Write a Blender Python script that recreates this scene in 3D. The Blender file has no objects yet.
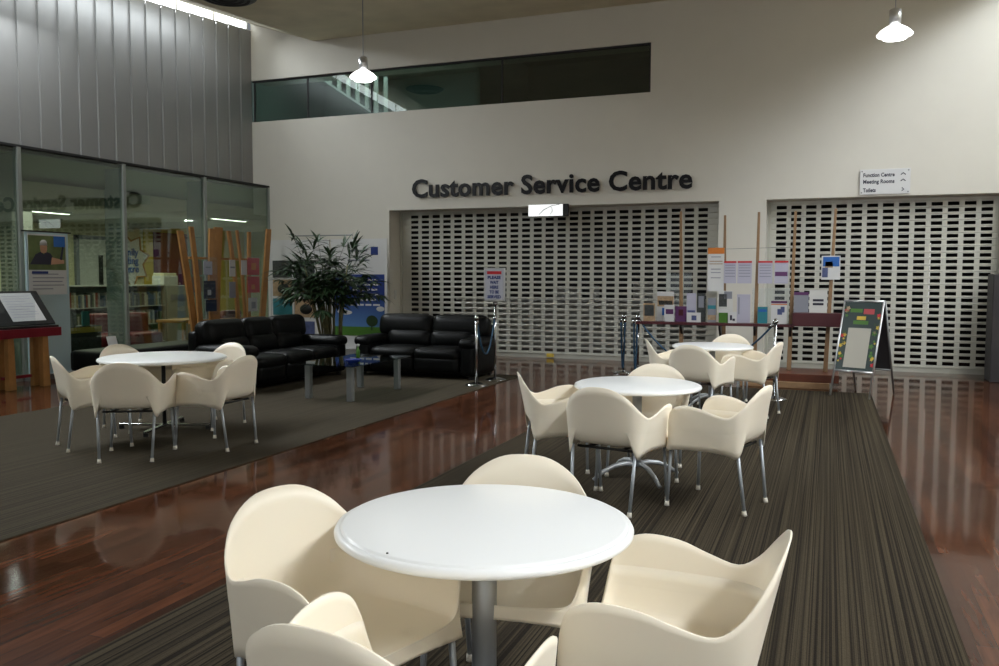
import bpy, bmesh, math, random
from mathutils import Vector, Matrix
random.seed(7)
sc = bpy.context.scene
C = sc.collection
PI = math.pi

# ---------------------------------------------------------------- materials
def mat(name, col, rough=.5, metal=0, spec=.5, coat=0, noise=0, nscale=20, bump=0, emit=None, estr=0, alpha=1, trans=0, ior=1.45, sss=0):
    m = bpy.data.materials.new(name); m.use_nodes = True
    nt = m.node_tree; b = nt.nodes['Principled BSDF']
    def S(k, v):
        if k in b.inputs: b.inputs[k].default_value = v
    S('Base Color', (*col, 1)); S('Roughness', rough); S('Metallic', metal); S('Specular IOR Level', spec)
    S('Coat Weight', coat); S('Alpha', alpha); S('Transmission Weight', trans); S('IOR', ior)
    if emit: S('Emission Color', (*emit, 1)); S('Emission Strength', estr)
    if sss: S('Subsurface Weight', sss); S('Subsurface Radius', (.05, .03, .02))
    if noise or bump:
        tc = nt.nodes.new('ShaderNodeTexCoord'); n = nt.nodes.new('ShaderNodeTexNoise')
        n.inputs['Scale'].default_value = nscale; n.inputs['Detail'].default_value = 5
        nt.links.new(tc.outputs['Object'], n.inputs['Vector'])
        if noise:
            mx = nt.nodes.new('ShaderNodeMixRGB'); mx.inputs[1].default_value = (*[c*(1-noise) for c in col], 1)
            mx.inputs[2].default_value = (*[min(1, c*(1+noise)) for c in col], 1)
            nt.links.new(n.outputs['Fac'], mx.inputs[0]); nt.links.new(mx.outputs[0], b.inputs['Base Color'])
        if bump:
            bp = nt.nodes.new('ShaderNodeBump'); bp.inputs['Strength'].default_value = bump; bp.inputs['Distance'].default_value = .01
            nt.links.new(n.outputs['Fac'], bp.inputs['Height']); nt.links.new(bp.outputs[0], b.inputs['Normal'])
    return m

M = {}
M['wall'] = mat('wall_paint', (.62, .595, .53), .6, noise=.03, nscale=3)
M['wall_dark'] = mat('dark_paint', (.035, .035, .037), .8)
M['reveal'] = mat('reveal_paint', (.45, .42, .36), .6)
M['ceil'] = mat('ceiling_panel', (.66, .60, .44), .7, noise=.22, nscale=1.6)
M['louvre'] = mat('louvre_metal', (.30, .30, .295), .42, metal=.35, noise=.06, nscale=2)
M['frame'] = mat('grey_frame', (.33, .36, .34), .4, metal=.4)
M['shell'] = mat('cream_plastic', (.88, .80, .66), .42, spec=.45, noise=.015, nscale=8, sss=.04)
M['legm'] = mat('satin_leg_metal', (.40, .43, .46), .42, metal=.5)
M['foot'] = mat('rubber_foot', (.62, .58, .50), .7)
M['ttop'] = mat('white_laminate', (.86, .87, .87), .28, spec=.5)
M['tcol'] = mat('brushed_column', (.46, .48, .50), .45, metal=.5)
M['chrome'] = mat('chrome', (.42, .43, .44), .16, metal=1)
M['leather'] = mat('black_leather', (.003, .0034, .0034), .38, spec=.16, bump=.25, nscale=60)
M['black'] = mat('black_plastic', (.012, .012, .012), .4)
M['letter'] = mat('letter_black', (.008, .008, .01), .3, spec=.3)
M['shutter'] = mat('shutter_aluminium', (.56, .56, .50), .38, metal=.35, noise=.05, nscale=1.5)
M['rail'] = mat('shutter_rail', (.50, .50, .44), .45, metal=.3)
M['wood'] = mat('orange_timber', (.43, .215, .07), .45, noise=.3, nscale=7)
M['wood2'] = mat('brown_timber', (.27, .165, .085), .5, noise=.3, nscale=9)
M['woodbase'] = mat('jarrah_plinth', (.12, .035, .018), .35, noise=.2, nscale=6)
M['redlam'] = mat('red_laminate', (.20, .012, .022), .3)
M['maroon'] = mat('maroon_laminate', (.065, .012, .016), .4)
M['white'] = mat('white_card', (.62, .62, .62), .5)
M['offwhite'] = mat('offwhite_card', (.60, .60, .58), .5)
M['orange'] = mat('orange_card', (.62, .19, .03), .5)
M['red'] = mat('red_card', (.55, .02, .03), .45)
M['purple'] = mat('purple_card', (.11, .035, .12), .5)
M['blue'] = mat('blue_card', (.02, .12, .42), .5)
M['teal'] = mat('teal_card', (.03, .20, .25), .5)
M['green'] = mat('green_card', (.06, .17, .02), .5)
M['grey'] = mat('grey_card', (.25, .26, .30), .5)
M['tan'] = mat('tan_card', (.40, .28, .17), .5, noise=.6, nscale=24)
M['pale'] = mat('pale_lilac_card', (.45, .44, .54), .5)
M['navy'] = mat('navy_card', (.012, .03, .17), .5)
M['darkphoto'] = mat('dark_photo', (.05, .055, .055), .45, noise=.9, nscale=26)
M['dusk'] = mat('dusk_photo', (.08, .10, .22), .45, noise=.6, nscale=14)
M['skin'] = mat('skin_print', (.50, .27, .17), .5)
M['text'] = mat('printed_text', (.03, .03, .05), .6)
M['rope'] = mat('blue_rope', (.018, .06, .11), .75)
M['leaf'] = mat('palm_leaf', (.022, .050, .018), .45, noise=.35, nscale=8)
M['cane'] = mat('palm_cane', (.16, .15, .07), .6, noise=.4, nscale=14)
M['soil'] = mat('soil', (.03, .02, .015), .9, bump=.5, nscale=30)
M['cream'] = mat('library_wall', (.66, .62, .42), .7)
M['yellow'] = mat('yellow_wall', (.62, .45, .07), .7)
M['darkred'] = mat('dark_red_panel', (.13, .012, .015), .6, noise=.3, nscale=4)
M['libfloor'] = mat('library_carpet', (.10, .10, .09), .9, noise=.2)
M['libceil'] = mat('library_ceiling', (.40, .40, .32), .8)
M['steel'] = mat('brushed_steel', (.24, .25, .25), .4, metal=.5)
M['silver'] = mat('silver_frame', (.62, .63, .64), .3, metal=.8)
M['sky'] = mat('daylight_pane', (.9, .95, 1), .5, emit=(.93, .97, 1), estr=9)
M['lamp'] = mat('lamp_glow', (1, 1, 1), .5, emit=(1, .99, .96), estr=14)
M['lampshade'] = mat('lamp_glass', (.9, .9, .9), .3, emit=(1, .99, .97), estr=3.2)
M['tube'] = mat('tube_glow', (1, 1, 1), .5, emit=(1, .95, .8), estr=5)
M['lit'] = mat('lit_sign', (1, 1, 1), .4, emit=(.96, 1, .98), estr=.85)
M['cabinet'] = mat('dark_cabinet', (.035, .032, .035), .45)
M['counter'] = mat('counter_front', (.40, .40, .36), .5)

def glass(name, tint, refl=.10, rough=.0):
    m = bpy.data.materials.new(name); m.use_nodes = True; nt = m.node_tree; nt.nodes.clear()
    o = nt.nodes.new('ShaderNodeOutputMaterial'); t = nt.nodes.new('ShaderNodeBsdfTransparent'); g = nt.nodes.new('ShaderNodeBsdfGlossy')
    mx = nt.nodes.new('ShaderNodeMixShader'); lw = nt.nodes.new('ShaderNodeLayerWeight'); lw.inputs['Blend'].default_value = .5; pw = nt.nodes.new('ShaderNodeMath'); pw.operation = 'POWER'; pw.inputs[1].default_value = 4.0
    mt = nt.nodes.new('ShaderNodeMath'); mt.operation = 'ADD'; mt.inputs[1].default_value = refl; mt.use_clamp = True
    t.inputs[0].default_value = (*tint, 1); g.inputs['Roughness'].default_value = rough; g.inputs[0].default_value = (.9, .95, .95, 1)
    nt.links.new(lw.outputs['Facing'], pw.inputs[0]); nt.links.new(pw.outputs[0], mt.inputs[0]); nt.links.new(mt.outputs[0], mx.inputs[0])
    nt.links.new(t.outputs[0], mx.inputs[1]); nt.links.new(g.outputs[0], mx.inputs[2]); nt.links.new(mx.outputs[0], o.inputs[0])
    return m
M['glass'] = glass('window_glass', (.76, .86, .80), .12)
M['fin'] = mat('fin_glass', (.27, .34, .36), .2, alpha=.55)
M['darkglass'] = glass('gallery_glass', (.50, .58, .54), .10)
M['acrylic'] = glass('clear_acrylic', (.93, .95, .96), .03)

def wood_floor():
    m = bpy.data.materials.new('jarrah_floor'); m.use_nodes = True; nt = m.node_tree; b = nt.nodes['Principled BSDF']
    tc = nt.nodes.new('ShaderNodeTexCoord'); mp = nt.nodes.new('ShaderNodeMapping'); mp.inputs['Rotation'].default_value = (0, 0, PI/2)
    br = nt.nodes.new('ShaderNodeTexBrick')
    br.inputs['Color1'].default_value = (.105, .039, .019, 1); br.inputs['Color2'].default_value = (.048, .018, .0095, 1); br.inputs['Mortar'].default_value = (.03, .011, .006, 1)
    br.inputs['Scale'].default_value = 1; br.inputs['Mortar Size'].default_value = .0015; br.inputs['Brick Width'].default_value = 1.3; br.inputs['Row Height'].default_value = .085
    br.inputs['Bias'].default_value = 0
    n = nt.nodes.new('ShaderNodeTexNoise'); n.inputs['Scale'].default_value = 4; n.inputs['Detail'].default_value = 8
    mp2 = nt.nodes.new('ShaderNodeMapping'); mp2.inputs['Scale'].default_value = (8, .7, 1)
    mx = nt.nodes.new('ShaderNodeMixRGB'); mx.blend_type = 'MULTIPLY'; mx.inputs[0].default_value = .7
    cr = nt.nodes.new('ShaderNodeValToRGB'); cr.color_ramp.elements[0].color = (.55, .55, .55, 1); cr.color_ramp.elements[0].position = .3; cr.color_ramp.elements[1].color = (1.3, 1.3, 1.3, 1); cr.color_ramp.elements[1].position = .7
    nt.links.new(tc.outputs['Object'], mp.inputs[0]); nt.links.new(mp.outputs[0], br.inputs['Vector'])
    nt.links.new(tc.outputs['Object'], mp2.inputs[0]); nt.links.new(mp2.outputs[0], n.inputs['Vector']); nt.links.new(n.outputs['Fac'], cr.inputs[0])
    nt.links.new(br.outputs['Color'], mx.inputs[1]); nt.links.new(cr.outputs[0], mx.inputs[2]); nt.links.new(mx.outputs[0], b.inputs['Base Color'])
    b.inputs['Roughness'].default_value = .075; b.inputs['Specular IOR Level'].default_value = .10
    n2 = nt.nodes.new('ShaderNodeTexNoise'); n2.inputs['Scale'].default_value = 5; n2.inputs['Detail'].default_value = 2
    bp = nt.nodes.new('ShaderNodeBump'); bp.inputs['Strength'].default_value = .035; bp.inputs['Distance'].default_value = .02
    nt.links.new(tc.outputs['Object'], n2.inputs['Vector']); nt.links.new(n2.outputs['Fac'], bp.inputs['Height']); nt.links.new(bp.outputs[0], b.inputs['Normal'])
    return m
M['floor'] = wood_floor()

def carpet(name, c1, c2, scale):
    m = bpy.data.materials.new(name); m.use_nodes = True; nt = m.node_tree; b = nt.nodes['Principled BSDF']
    tc = nt.nodes.new('ShaderNodeTexCoord'); mp = nt.nodes.new('ShaderNodeMapping'); mp.inputs['Scale'].default_value = (scale, .12, 1)
    n = nt.nodes.new('ShaderNodeTexNoise'); n.inputs['Scale'].default_value = 1; n.inputs['Detail'].default_value = 3; n.inputs['Roughness'].default_value = .7
    cr = nt.nodes.new('ShaderNodeValToRGB'); e = cr.color_ramp.elements
    e[0].position = .40; e[0].color = (*c2, 1); e[1].position = .60; e[1].color = (*c1, 1)
    f = nt.nodes.new('ShaderNodeTexNoise'); f.inputs['Scale'].default_value = 160; f.inputs['Detail'].default_value = 2
    bp = nt.nodes.new('ShaderNodeBump'); bp.inputs['Strength'].default_value = .5; bp.inputs['Distance'].default_value = .004
    mx = nt.nodes.new('ShaderNodeMixRGB'); mx.blend_type = 'MULTIPLY'; mx.inputs[0].default_value = .5
    nt.links.new(tc.outputs['Object'], mp.inputs[0]); nt.links.new(mp.outputs[0], n.inputs['Vector']); nt.links.new(n.outputs['Fac'], cr.inputs[0])
    nt.links.new(tc.outputs['Object'], f.inputs['Vector']); nt.links.new(f.outputs['Fac'], bp.inputs['Height']); nt.links.new(bp.outputs[0], b.inputs['Normal'])
    nt.links.new(cr.outputs[0], mx.inputs[1]); nt.links.new(f.outputs['Fac'], mx.inputs[2]); nt.links.new(mx.outputs[0], b.inputs['Base Color'])
    b.inputs['Roughness'].default_value = .95; b.inputs['Specular IOR Level'].default_value = .1
    return m
M['carpet_r'] = carpet('striped_carpet', (.088, .070, .044), (.020, .015, .011), 85)
M['carpet_l'] = carpet('plain_striped_carpet', (.094, .078, .052), (.050, .040, .028), 90)

def gradient_banner():
    m = bpy.data.materials.new('blue_sky_print'); m.use_nodes = True; nt = m.node_tree; b = nt.nodes['Principled BSDF']
    tc = nt.nodes.new('ShaderNodeTexCoord'); sp = nt.nodes.new('ShaderNodeSeparateXYZ'); cr = nt.nodes.new('ShaderNodeValToRGB')
    mr = nt.nodes.new('ShaderNodeMapRange'); mr.inputs[1].default_value = .45; mr.inputs[2].default_value = 1.6
    e = cr.color_ramp.elements; e[0].position = 0; e[0].color = (.10, .24, .5, 1); e[1].position = .6; e[1].color = (.012, .035, .2, 1)
    nt.links.new(tc.outputs['Object'], sp.inputs[0]); nt.links.new(sp.outputs[2], mr.inputs[0]); nt.links.new(mr.outputs[0], cr.inputs[0]); nt.links.new(cr.outputs[0], b.inputs['Base Color'])
    b.inputs['Roughness'].default_value = .5
    return m
M['skyprint'] = gradient_banner()

# ---------------------------------------------------------------- mesh helpers
def NB(): return bmesh.new()
def obj(name, bm, m, parent=None, smooth=False, bevel=0, seg=2):
    me = bpy.data.meshes.new(name)
    bmesh.ops.recalc_face_normals(bm, faces=bm.faces)
    bm.to_mesh(me); bm.free()
    o = bpy.data.objects.new(name, me); C.objects.link(o)
    if m: me.materials.append(M[m] if isinstance(m, str) else m)
    if smooth:
        for p in me.polygons: p.use_smooth = True
    if bevel:
        md = o.modifiers.new('bevel', 'BEVEL'); md.width = bevel; md.segments = seg; md.limit_method = 'ANGLE'
    if parent: o.parent = parent
    return o
def box(bm, x0, x1, y0, y1, z0, z1, mtx=None):
    v = [bm.verts.new((x, y, z)) for z in (z0, z1) for y in (y0, y1) for x in (x0, x1)]
    for f in ((0, 1, 3, 2), (4, 6, 7, 5), (0, 4, 5, 1), (2, 3, 7, 6), (0, 2, 6, 4), (1, 5, 7, 3)): bm.faces.new([v[i] for i in f])
    if mtx: bmesh.ops.transform(bm, matrix=mtx, verts=v)
    return v
def hexa(bm, p):   # 8 explicit corners: bottom 4, top 4 (ccw)
    v = [bm.verts.new(q) for q in p]
    for f in ((3, 2, 1, 0), (4, 5, 6, 7), (0, 1, 5, 4), (1, 2, 6, 5), (2, 3, 7, 6), (3, 0, 4, 7)): bm.faces.new([v[i] for i in f])
def tube(bm, pts, r, n=10, cap=True, r2=None):
    pts = [Vector(p) for p in pts]; rings = []
    up = None
    for i, p in enumerate(pts):
        d = (pts[min(i+1, len(pts)-1)] - pts[max(i-1, 0)]).normalized()
        if up is None:
            up = Vector((0, 0, 1)) if abs(d.z) < .9 else Vector((1, 0, 0))
        a = d.cross(up).normalized(); b = a.cross(d).normalized(); up = b
        rr = r if r2 is None else r + (r2-r)*i/(len(pts)-1)
        rings.append([bm.verts.new(p + (a*math.cos(2*PI*k/n) + b*math.sin(2*PI*k/n))*rr) for k in range(n)])
    for q, w in zip(rings, rings[1:]):
        for k in range(n): bm.faces.new((q[k], q[(k+1) % n], w[(k+1) % n], w[k]))
    if cap: bm.faces.new(rings[0][::-1]); bm.faces.new(rings[-1])
def lathe(bm, prof, n=48, c=(0, 0, 0)):
    rings = []
    for r, z in prof:
        if r < 1e-6: rings.append([bm.verts.new((c[0], c[1], c[2]+z))])
        else: rings.append([bm.verts.new((c[0]+r*math.cos(2*PI*k/n), c[1]+r*math.sin(2*PI*k/n), c[2]+z)) for k in range(n)])
    for a, b in zip(rings, rings[1:]):
        for k in range(n):
            k2 = (k+1) % n
            if len(a) == 1 and len(b) == 1: continue
            if len(a) == 1: bm.faces.new((a[0], b[k], b[k2]))
            elif len(b) == 1: bm.faces.new((a[k], a[k2], b[0]))
            else: bm.faces.new((a[k], a[k2], b[k2], b[k]))
def puffy(bm, x0, x1, y0, y1, z0, z1, r=.07, bulge=.03, n=8, mtx=None):
    c = Vector(((x0+x1)/2, (y0+y1)/2, (z0+z1)/2)); h = Vector(((x1-x0)/2, (y1-y0)/2, (z1-z0)/2)); cache = {}
    r = min(r, min(h)*.98); new = []
    def V(i, j, k):
        key = (i, j, k)
        if key in cache: return cache[key]
        u = [math.sin((2*t/n-1)*PI/2) for t in key]
        p = Vector([u[a]*h[a] for a in range(3)])
        q = Vector([max(-(h[a]-r), min(h[a]-r, p[a])) for a in range(3)])
        d = p - q
        if d.length > 1e-9: p = q + d.normalized()*r
        for a in range(3):
            o1, o2 = (a+1) % 3, (a+2) % 3
            p[a] *= 1 + bulge/h[a]*(1-u[o1]**2)*(1-u[o2]**2)
        v = bm.verts.new(p + c); cache[key] = v; new.append(v); return v
    R = range(n)
    for i in R:
        for j in R:
            for s in (0, n):
                for f in ([(i, j, s), (i+1, j, s), (i+1, j+1, s), (i, j+1, s)], [(i, s, j), (i+1, s, j), (i+1, s, j+1), (i, s, j+1)], [(s, i, j), (s, i+1, j), (s, i+1, j+1), (s, i, j+1)]):
                    bm.faces.new([V(*t) for t in f])
    if mtx: bmesh.ops.transform(bm, matrix=mtx, verts=new)
def thing(name, label, cat, loc=(0, 0, 0), rz=0, group=None):
    o = bpy.data.objects.new(name, None); C.objects.link(o); o.empty_display_size = .1
    o.location = loc; o.rotation_euler = (0, 0, rz); o['label'] = label; o['category'] = cat
    if group: o['group'] = group
    return o
def tag(o, label, cat, group=None):
    o['label'] = label; o['category'] = cat
    if group: o['group'] = group
    return o
def S(o): o['kind'] = 'structure'; return o
def dup(root, label, loc, rz, group=None):
    r = root.copy(); C.objects.link(r); r.location = loc; r.rotation_euler = (0, 0, rz); r['label'] = label
    if group: r['group'] = group
    for ch in list(root.children):
        c = ch.copy(); C.objects.link(c); c.parent = r
        for g in list(ch.children):
            d = g.copy(); C.objects.link(d); d.parent = c
    return r
def bxo(name, x0, x1, y0, y1, z0, z1, m, parent=None, bevel=0):
    b = NB(); box(b, x0, x1, y0, y1, z0, z1); return obj(name, b, m, parent, bevel=bevel)
def text_bm(txt, size=1, off=0, depth=0, align='LEFT', width=None):
    cu = bpy.data.curves.new('txt', 'FONT'); cu.body = txt; cu.size = size; cu.offset = off; cu.extrude = depth; cu.resolution_u = 3; cu.align_x = align
    cu.space_character = 1.04
    o = bpy.data.objects.new('txt', cu); C.objects.link(o)
    bpy.context.view_layer.update()
    me = bpy.data.meshes.new_from_object(o.evaluated_get(bpy.context.evaluated_depsgraph_get()))
    bpy.data.objects.remove(o); bm = bmesh.new(); bm.from_mesh(me); bpy.data.meshes.remove(me)
    if width:
        xs = [v.co.x for v in bm.verts]; s = width/(max(xs)-min(xs)); x0 = min(xs)
        for v in bm.verts: v.co.x = (v.co.x-x0)*s
    return bm
def text_obj(txt, name, m, parent, loc, rot, size, off=0, depth=.001, width=None, align='LEFT'):
    bm = text_bm(txt, size, off, depth, align, width)
    o = obj(name, bm, m, parent); o.location = loc; o.rotation_euler = rot; return o
FRONT = (PI/2, 0, 0)      # text facing -y

# ---------------------------------------------------------------- room shell
X1, YF, H = 16.6, -19.0, 6.34
SL = .075                                    # the ceiling falls towards the camera
def cz(y): return 6.34 + SL*y
S(bxo('floor', -7, X1, YF, 8, -.12, 0, 'floor'))
# back wall with two shutter openings and the gallery window, .55 m thick
b = NB()
xs = [0, 3.26, 8.45, 9.66, 10.44, 14.0, X1]; zs = [0, 2.87, 4.80, 5.66, 6.36]
for i in range(len(xs)-1):
    for j in range(len(zs)-1):
        if j == 0 and i in (1, 2, 4): continue
        if j == 2 and i in (0, 1): continue
        x0 = .38 if (i == 0 and j == 0) else xs[i]
        ztop = 8.2 if j == 3 else zs[j+1]
        box(b, x0, xs[i+1], 0, .56, zs[j], ztop)
S(obj('wall_back', b, 'wall'))
# ceiling: level part, slanted strip down from the left skylight, slanted strip at the right
b = NB()
def slab(x0, za, x1, zb, y0, y1, t=.12):
    hexa(b, [(x0, y0, za+SL*y0), (x1, y0, zb+SL*y0), (x1, y1, zb+SL*y1), (x0, y1, za+SL*y1), (x0, y0, za+SL*y0+t), (x1, y0, zb+SL*y0+t), (x1, y1, zb+SL*y1+t), (x0, y1, za+SL*y1+t)])
slab(1.55, 6.34, 14.7, 6.34, YF, 0)
slab(.12, 6.80, 1.55, 6.34, YF, 0)
S(obj('ceiling', b, 'ceil'))
b = NB(); box(b, 14.7, X1+.2, YF, 0, 8.0, 8.12); box(b, 14.66, 14.74, YF, 0, 6.3, 8.0); S(obj('trim_1', b, 'wall'))
b = NB(); box(b, -.4, .3, YF, .0, 7.6, 7.7); box(b, .10, .14, YF, 0, 6.8, 7.6); S(obj('trim_2', b, 'wall'))
# left wall: overlapping vertical metal louvres above the glazing
b = NB()
pitch = .372; y = 0
def lz(y): return 6.70 + .088*y
while y > -16:
    y2 = y - pitch
    hexa(b, [(-.06, y2, 3.40), (.032, y2, 3.40), (0, y, 3.40), (-.06, y, 3.40), (-.06, y2, lz(y2)), (.032, y2, lz(y2)), (0, y, lz(y)), (-.06, y, lz(y))])
    y = y2
S(obj('wall_left', b, 'louvre'))
S(bxo('trim_3', 0, .42, -16, 0, 3.42, 3.455, 'wall_dark'))
S(bxo('wall_front', -.1, X1, YF-.1, YF, 0, 8, 'wall'))
b = NB(); box(b, X1, X1+.1, YF, .5, 0, 6.8); box(b, X1, X1+.1, YF, .5, 7.35, 8.0); S(obj('wall_right', b, 'wall'))
S(bxo('wall_side', -.2, .0, YF, -16, 0, 8, 'wall'))
# daylight panes of the clerestory strips
def lzs(y): return 6.80-.02 + SL*y
b = NB(); hexa(b, [(-.03, -16, lz(-16)), (-.01, -16, lz(-16)), (-.01, -.12, lz(-.12)), (-.03, -.12, lz(-.12)), (-.03, -16, 7.6), (-.01, -16, 7.6), (-.01, -.12, 7.6), (-.03, -.12, 7.6)])
S(obj('window_6', b, mat('strip_pane', (.9, .95, 1), .5, emit=(.93, .97, 1), estr=2.6)))
b = NB()
for yy in (-.12, -1.15, -2.18, -3.2, -4.23, -5.26, -6.3): box(b, -.01, .0, yy-.02, yy+.02, lz(yy)-.02, 7.2)
S(obj('trim_4', b, 'white'))
# glazing of the library side
ys = [0, -1.99, -3.97, -5.95, -7.93, -9.91, -11.9]
for i in range(len(ys)-1):
    w = S(bxo('window_%d' % (i+1 if i < 5 else 9), .375, .387, ys[i+1]+.03, ys[i]-.03, .06, 3.40, 'glass'))
    f = NB(); box(f, .36, .43, ys[i+1]-.03, ys[i+1]+.03, .0, 3.42); box(f, .36, .41, ys[i+1]+.03, ys[i]-.03, 0, .07)
    if i == 0: box(f, .36, .42, -.04, 0, 0, 3.42)
    obj('window_frame', f, 'frame', w)
    bxo('glass_fin', -.02, .355, ys[i+1]-.008, ys[i+1]+.008, .02, 3.35, 'fin', w)
# gallery window high in the back wall and the dark gallery behind it
g = S(bxo('window_7', 0.01, 8.44, .06, .072, 4.80, 5.66, 'darkglass'))
f = NB()
for x in (.03, 1.35, 2.85, 5.64, 8.43): box(f, x-.012, x+.012, .045, .09, 4.80, 5.66)
box(f, 0, 8.45, .03, .1, 5.63, 5.66)
obj('window_frame', f, 'wall_dark', g)
b = NB(); box(b, -.4, 9.2, 3.4, 3.5, 4.4, 6.3); box(b, -.4, 9.2, .57, 3.5, 4.3, 4.4); box(b, -.4, 9.2, .57, 3.5, 6.3, 6.4); box(b, -.5, -.4, .57, 3.5, 4.3, 6.4); box(b, 9.2, 9.3, .57, 3.5, 4.3, 6.4); box(b, 4.9, 4.98, .57, 3.5, 4.4, 6.3)
S(obj('wall_gallery', b, mat('gallery_paint', (.16, .20, .185), .7)))
# pale diagonal edge and upright slabs behind the gallery window
st = thing('pale_slabs', 'pale diagonal edge and upright slabs behind the high gallery window', 'pale_slabs', (0, 0, 0))
b = NB(); hexa(b, [(.61, 1.5, 6.04), (1.98, 1.5, 5.15), (1.98, 1.56, 5.15), (.61, 1.56, 6.04), (.61, 1.5, 6.08), (1.98, 1.5, 5.19), (1.98, 1.56, 5.19), (.61, 1.56, 6.08)])
obj('diagonal_edge', b, 'white', st)
for k in range(7):
    x = .86 + k*.235; zb = max(4.42, 6.04-.65*(x-.61)) if x < 1.9 else 4.42
    bxo('upright_slab', x, x+.085, 1.60, 1.64, zb, 6.28 if x < 1.9 else 6.28-.55*(x-1.6), 'offwhite', st)

# ---------------------------------------------------------------- roller shutters
def shutter(n, x0, x1, xh0, ncol, pc, hw, zrows, label=None):
    y = .5; bm = NB()
    gx = [x0]
    for k in range(ncol): gx += [xh0+k*pc, min(xh0+k*pc+hw, x1-.03)]
    gx.append(x1)
    gz = [.10]; k = 0; z = .125
    zr = []
    while z + .062 < 2.90: zr.append(z); gz += [z, z+.058]; z += .1045
    gz.append(2.95)
    V = [[bm.verts.new((x, y, zz)) for x in gx] for zz in gz]
    for j in range(len(gz)-1):
        for i in range(len(gx)-1):
            if i % 2 == 1 and j % 2 == 1: continue
            bm.faces.new((V[j][i], V[j][i+1], V[j+1][i+1], V[j+1][i]))
    r = bmesh.ops.extrude_face_region(bm, geom=bm.faces[:])
    bmesh.ops.translate(bm, vec=(0, .014, 0), verts=[v for v in r['geom'] if isinstance(v, bmesh.types.BMVert)])
    for z in zr: tube(bm, [(x0, y-.002, z+.081), (x1, y-.002, z+.081)], .007, 6)
    c = S(obj('door_%d' % n, bm, 'shutter'))
    bb = NB(); box(bb, x0, x1, y-.02, y+.04, .0, .10); box(bb, x0, x1, y-.035, y+.05, .08, .095)
    obj('bottom_rail', bb, 'rail', c)
    bb = NB(); box(bb, x0-.04, x0+.02, y-.05, y+.06, 0, 2.95); box(bb, x1-.02, x1+.04, y-.05, y+.06, 0, 2.95)
    obj('guide_rail', bb, 'rail', c)
    return c
d1 = shutter(1, 3.28, 9.64, 3.49, 25, .2398, .165, None)
d2 = shutter(2, 10.46, 13.98, 10.58, 14, .2405, .165, None)
b = NB(); box(b, 6.42, 6.56, .455, .478, .02, .09)
obj('latch', b, 'yellow', d1)
# rooms behind the shutters
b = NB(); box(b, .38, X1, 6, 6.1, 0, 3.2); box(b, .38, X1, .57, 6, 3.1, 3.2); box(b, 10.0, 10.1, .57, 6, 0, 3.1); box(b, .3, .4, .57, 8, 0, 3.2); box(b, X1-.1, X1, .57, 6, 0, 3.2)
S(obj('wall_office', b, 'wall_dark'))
ct = thing('service_counter', 'long grey service counter behind the large roller shutter', 'counter', (0, 0, 0))
bxo('counter_front', 3.6, 9.7, 2.8, 3.4, 0, 1.02, 'counter', ct); bxo('worktop', 3.5, 9.8, 2.7, 3.5, 1.02, 1.06, 'white', ct)
for k, (x, w, h) in enumerate(((4.4, .3, .32), (5.9, .22, .24), (6.25, .3, .2), (6.7, .18, .26), (7.75, .42, .3), (8.4, .25, .2))):
    o = thing('monitor', ['pale monitor on the counter behind the shutter, far left', 'small pale monitor on the counter behind the shutter, second from left', 'low pale monitor on the counter behind the shutter, third from left', 'narrow pale monitor on the counter behind the middle of the shutter', 'wide pale monitor on the counter behind the shutter, second from right', 'small low monitor on the counter behind the shutter, far right'][k], 'monitor', (x, 3.0, 1.06))
    bxo('screen', -w/2, w/2, -.02, .02, .06, .06+h, 'offwhite', o); bxo('stand', -w/4, w/4, -.07, .07, 0, .06, 'grey', o)
tag(bxo('door_frame_strip', 13.16, 13.20, 2.5, 2.55, .9, 2.2, mat('bright_slit', (.8, .8, .8), .5, emit=(1, 1, .95), estr=.55)), 'thin bright vertical light slit behind the right roller shutter', 'light')

# ---------------------------------------------------------------- library behind the glass
S(bxo('wall_library_far', -6.6, -6.5, -13, 8, 0, 3.45, 'cream'))
S(bxo('wall_library_end', -6.5, .38, 8, 8.1, 0, 3.45, mat('sage_wall', (.50, .52, .40), .7)))
S(bxo('wall_library_near', -6.5, .38, -13.1, -13, 0, 3.45, 'cream'))
S(bxo('wall_library_side', .3, .38, .57, 8, 0, 3.45, 'cream'))
S(bxo('trim_5', -6.495, -6.48, 3.6, 8, 0, 3.0, 'yellow'))
b = NB(); box(b, -6.6, 0, -13, 8, 3.0, 3.1); box(b, -.02, .0, -13, 8, 3.0, 3.4)
for yy in (-9, -6, -3, 0.2, 3.2): box(b, -6.5, -.05, yy-.1, yy+.1, 2.84, 3.0)
S(obj('ceiling_library', b, 'libceil'))
S(bxo('floor_library', -6.5, .36, -13, 8, 0, .012, 'libfloor'))
d3 = S(bxo('door_3', -6.5, -6.45, 1.35, 2.3, 0, 2.5, 'offwhite')); b = NB(); box(b, -6.5, -6.42, 1.25, 1.35, 0, 2.6); box(b, -6.5, -6.42, 2.3, 2.4, 0, 2.6); box(b, -6.5, -6.42, 1.25, 2.4, 2.5, 2.6); obj('door_frame', b, 'grey', d3)
bxo('door_window', -6.45, -6.44, 1.98, 2.12, .4, 2.1, 'black', d3)
cp = S(bxo('trim_6', -3.4, -3.15, -3.0, -2.75, 0, 3.0, 'offwhite'))
tag(bxo('wall_hanging', -6.47, -6.44, 3.95, 5.9, 1.0, 2.8, 'darkred'), 'dark red patterned hanging on the yellow library wall', 'hanging')
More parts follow.
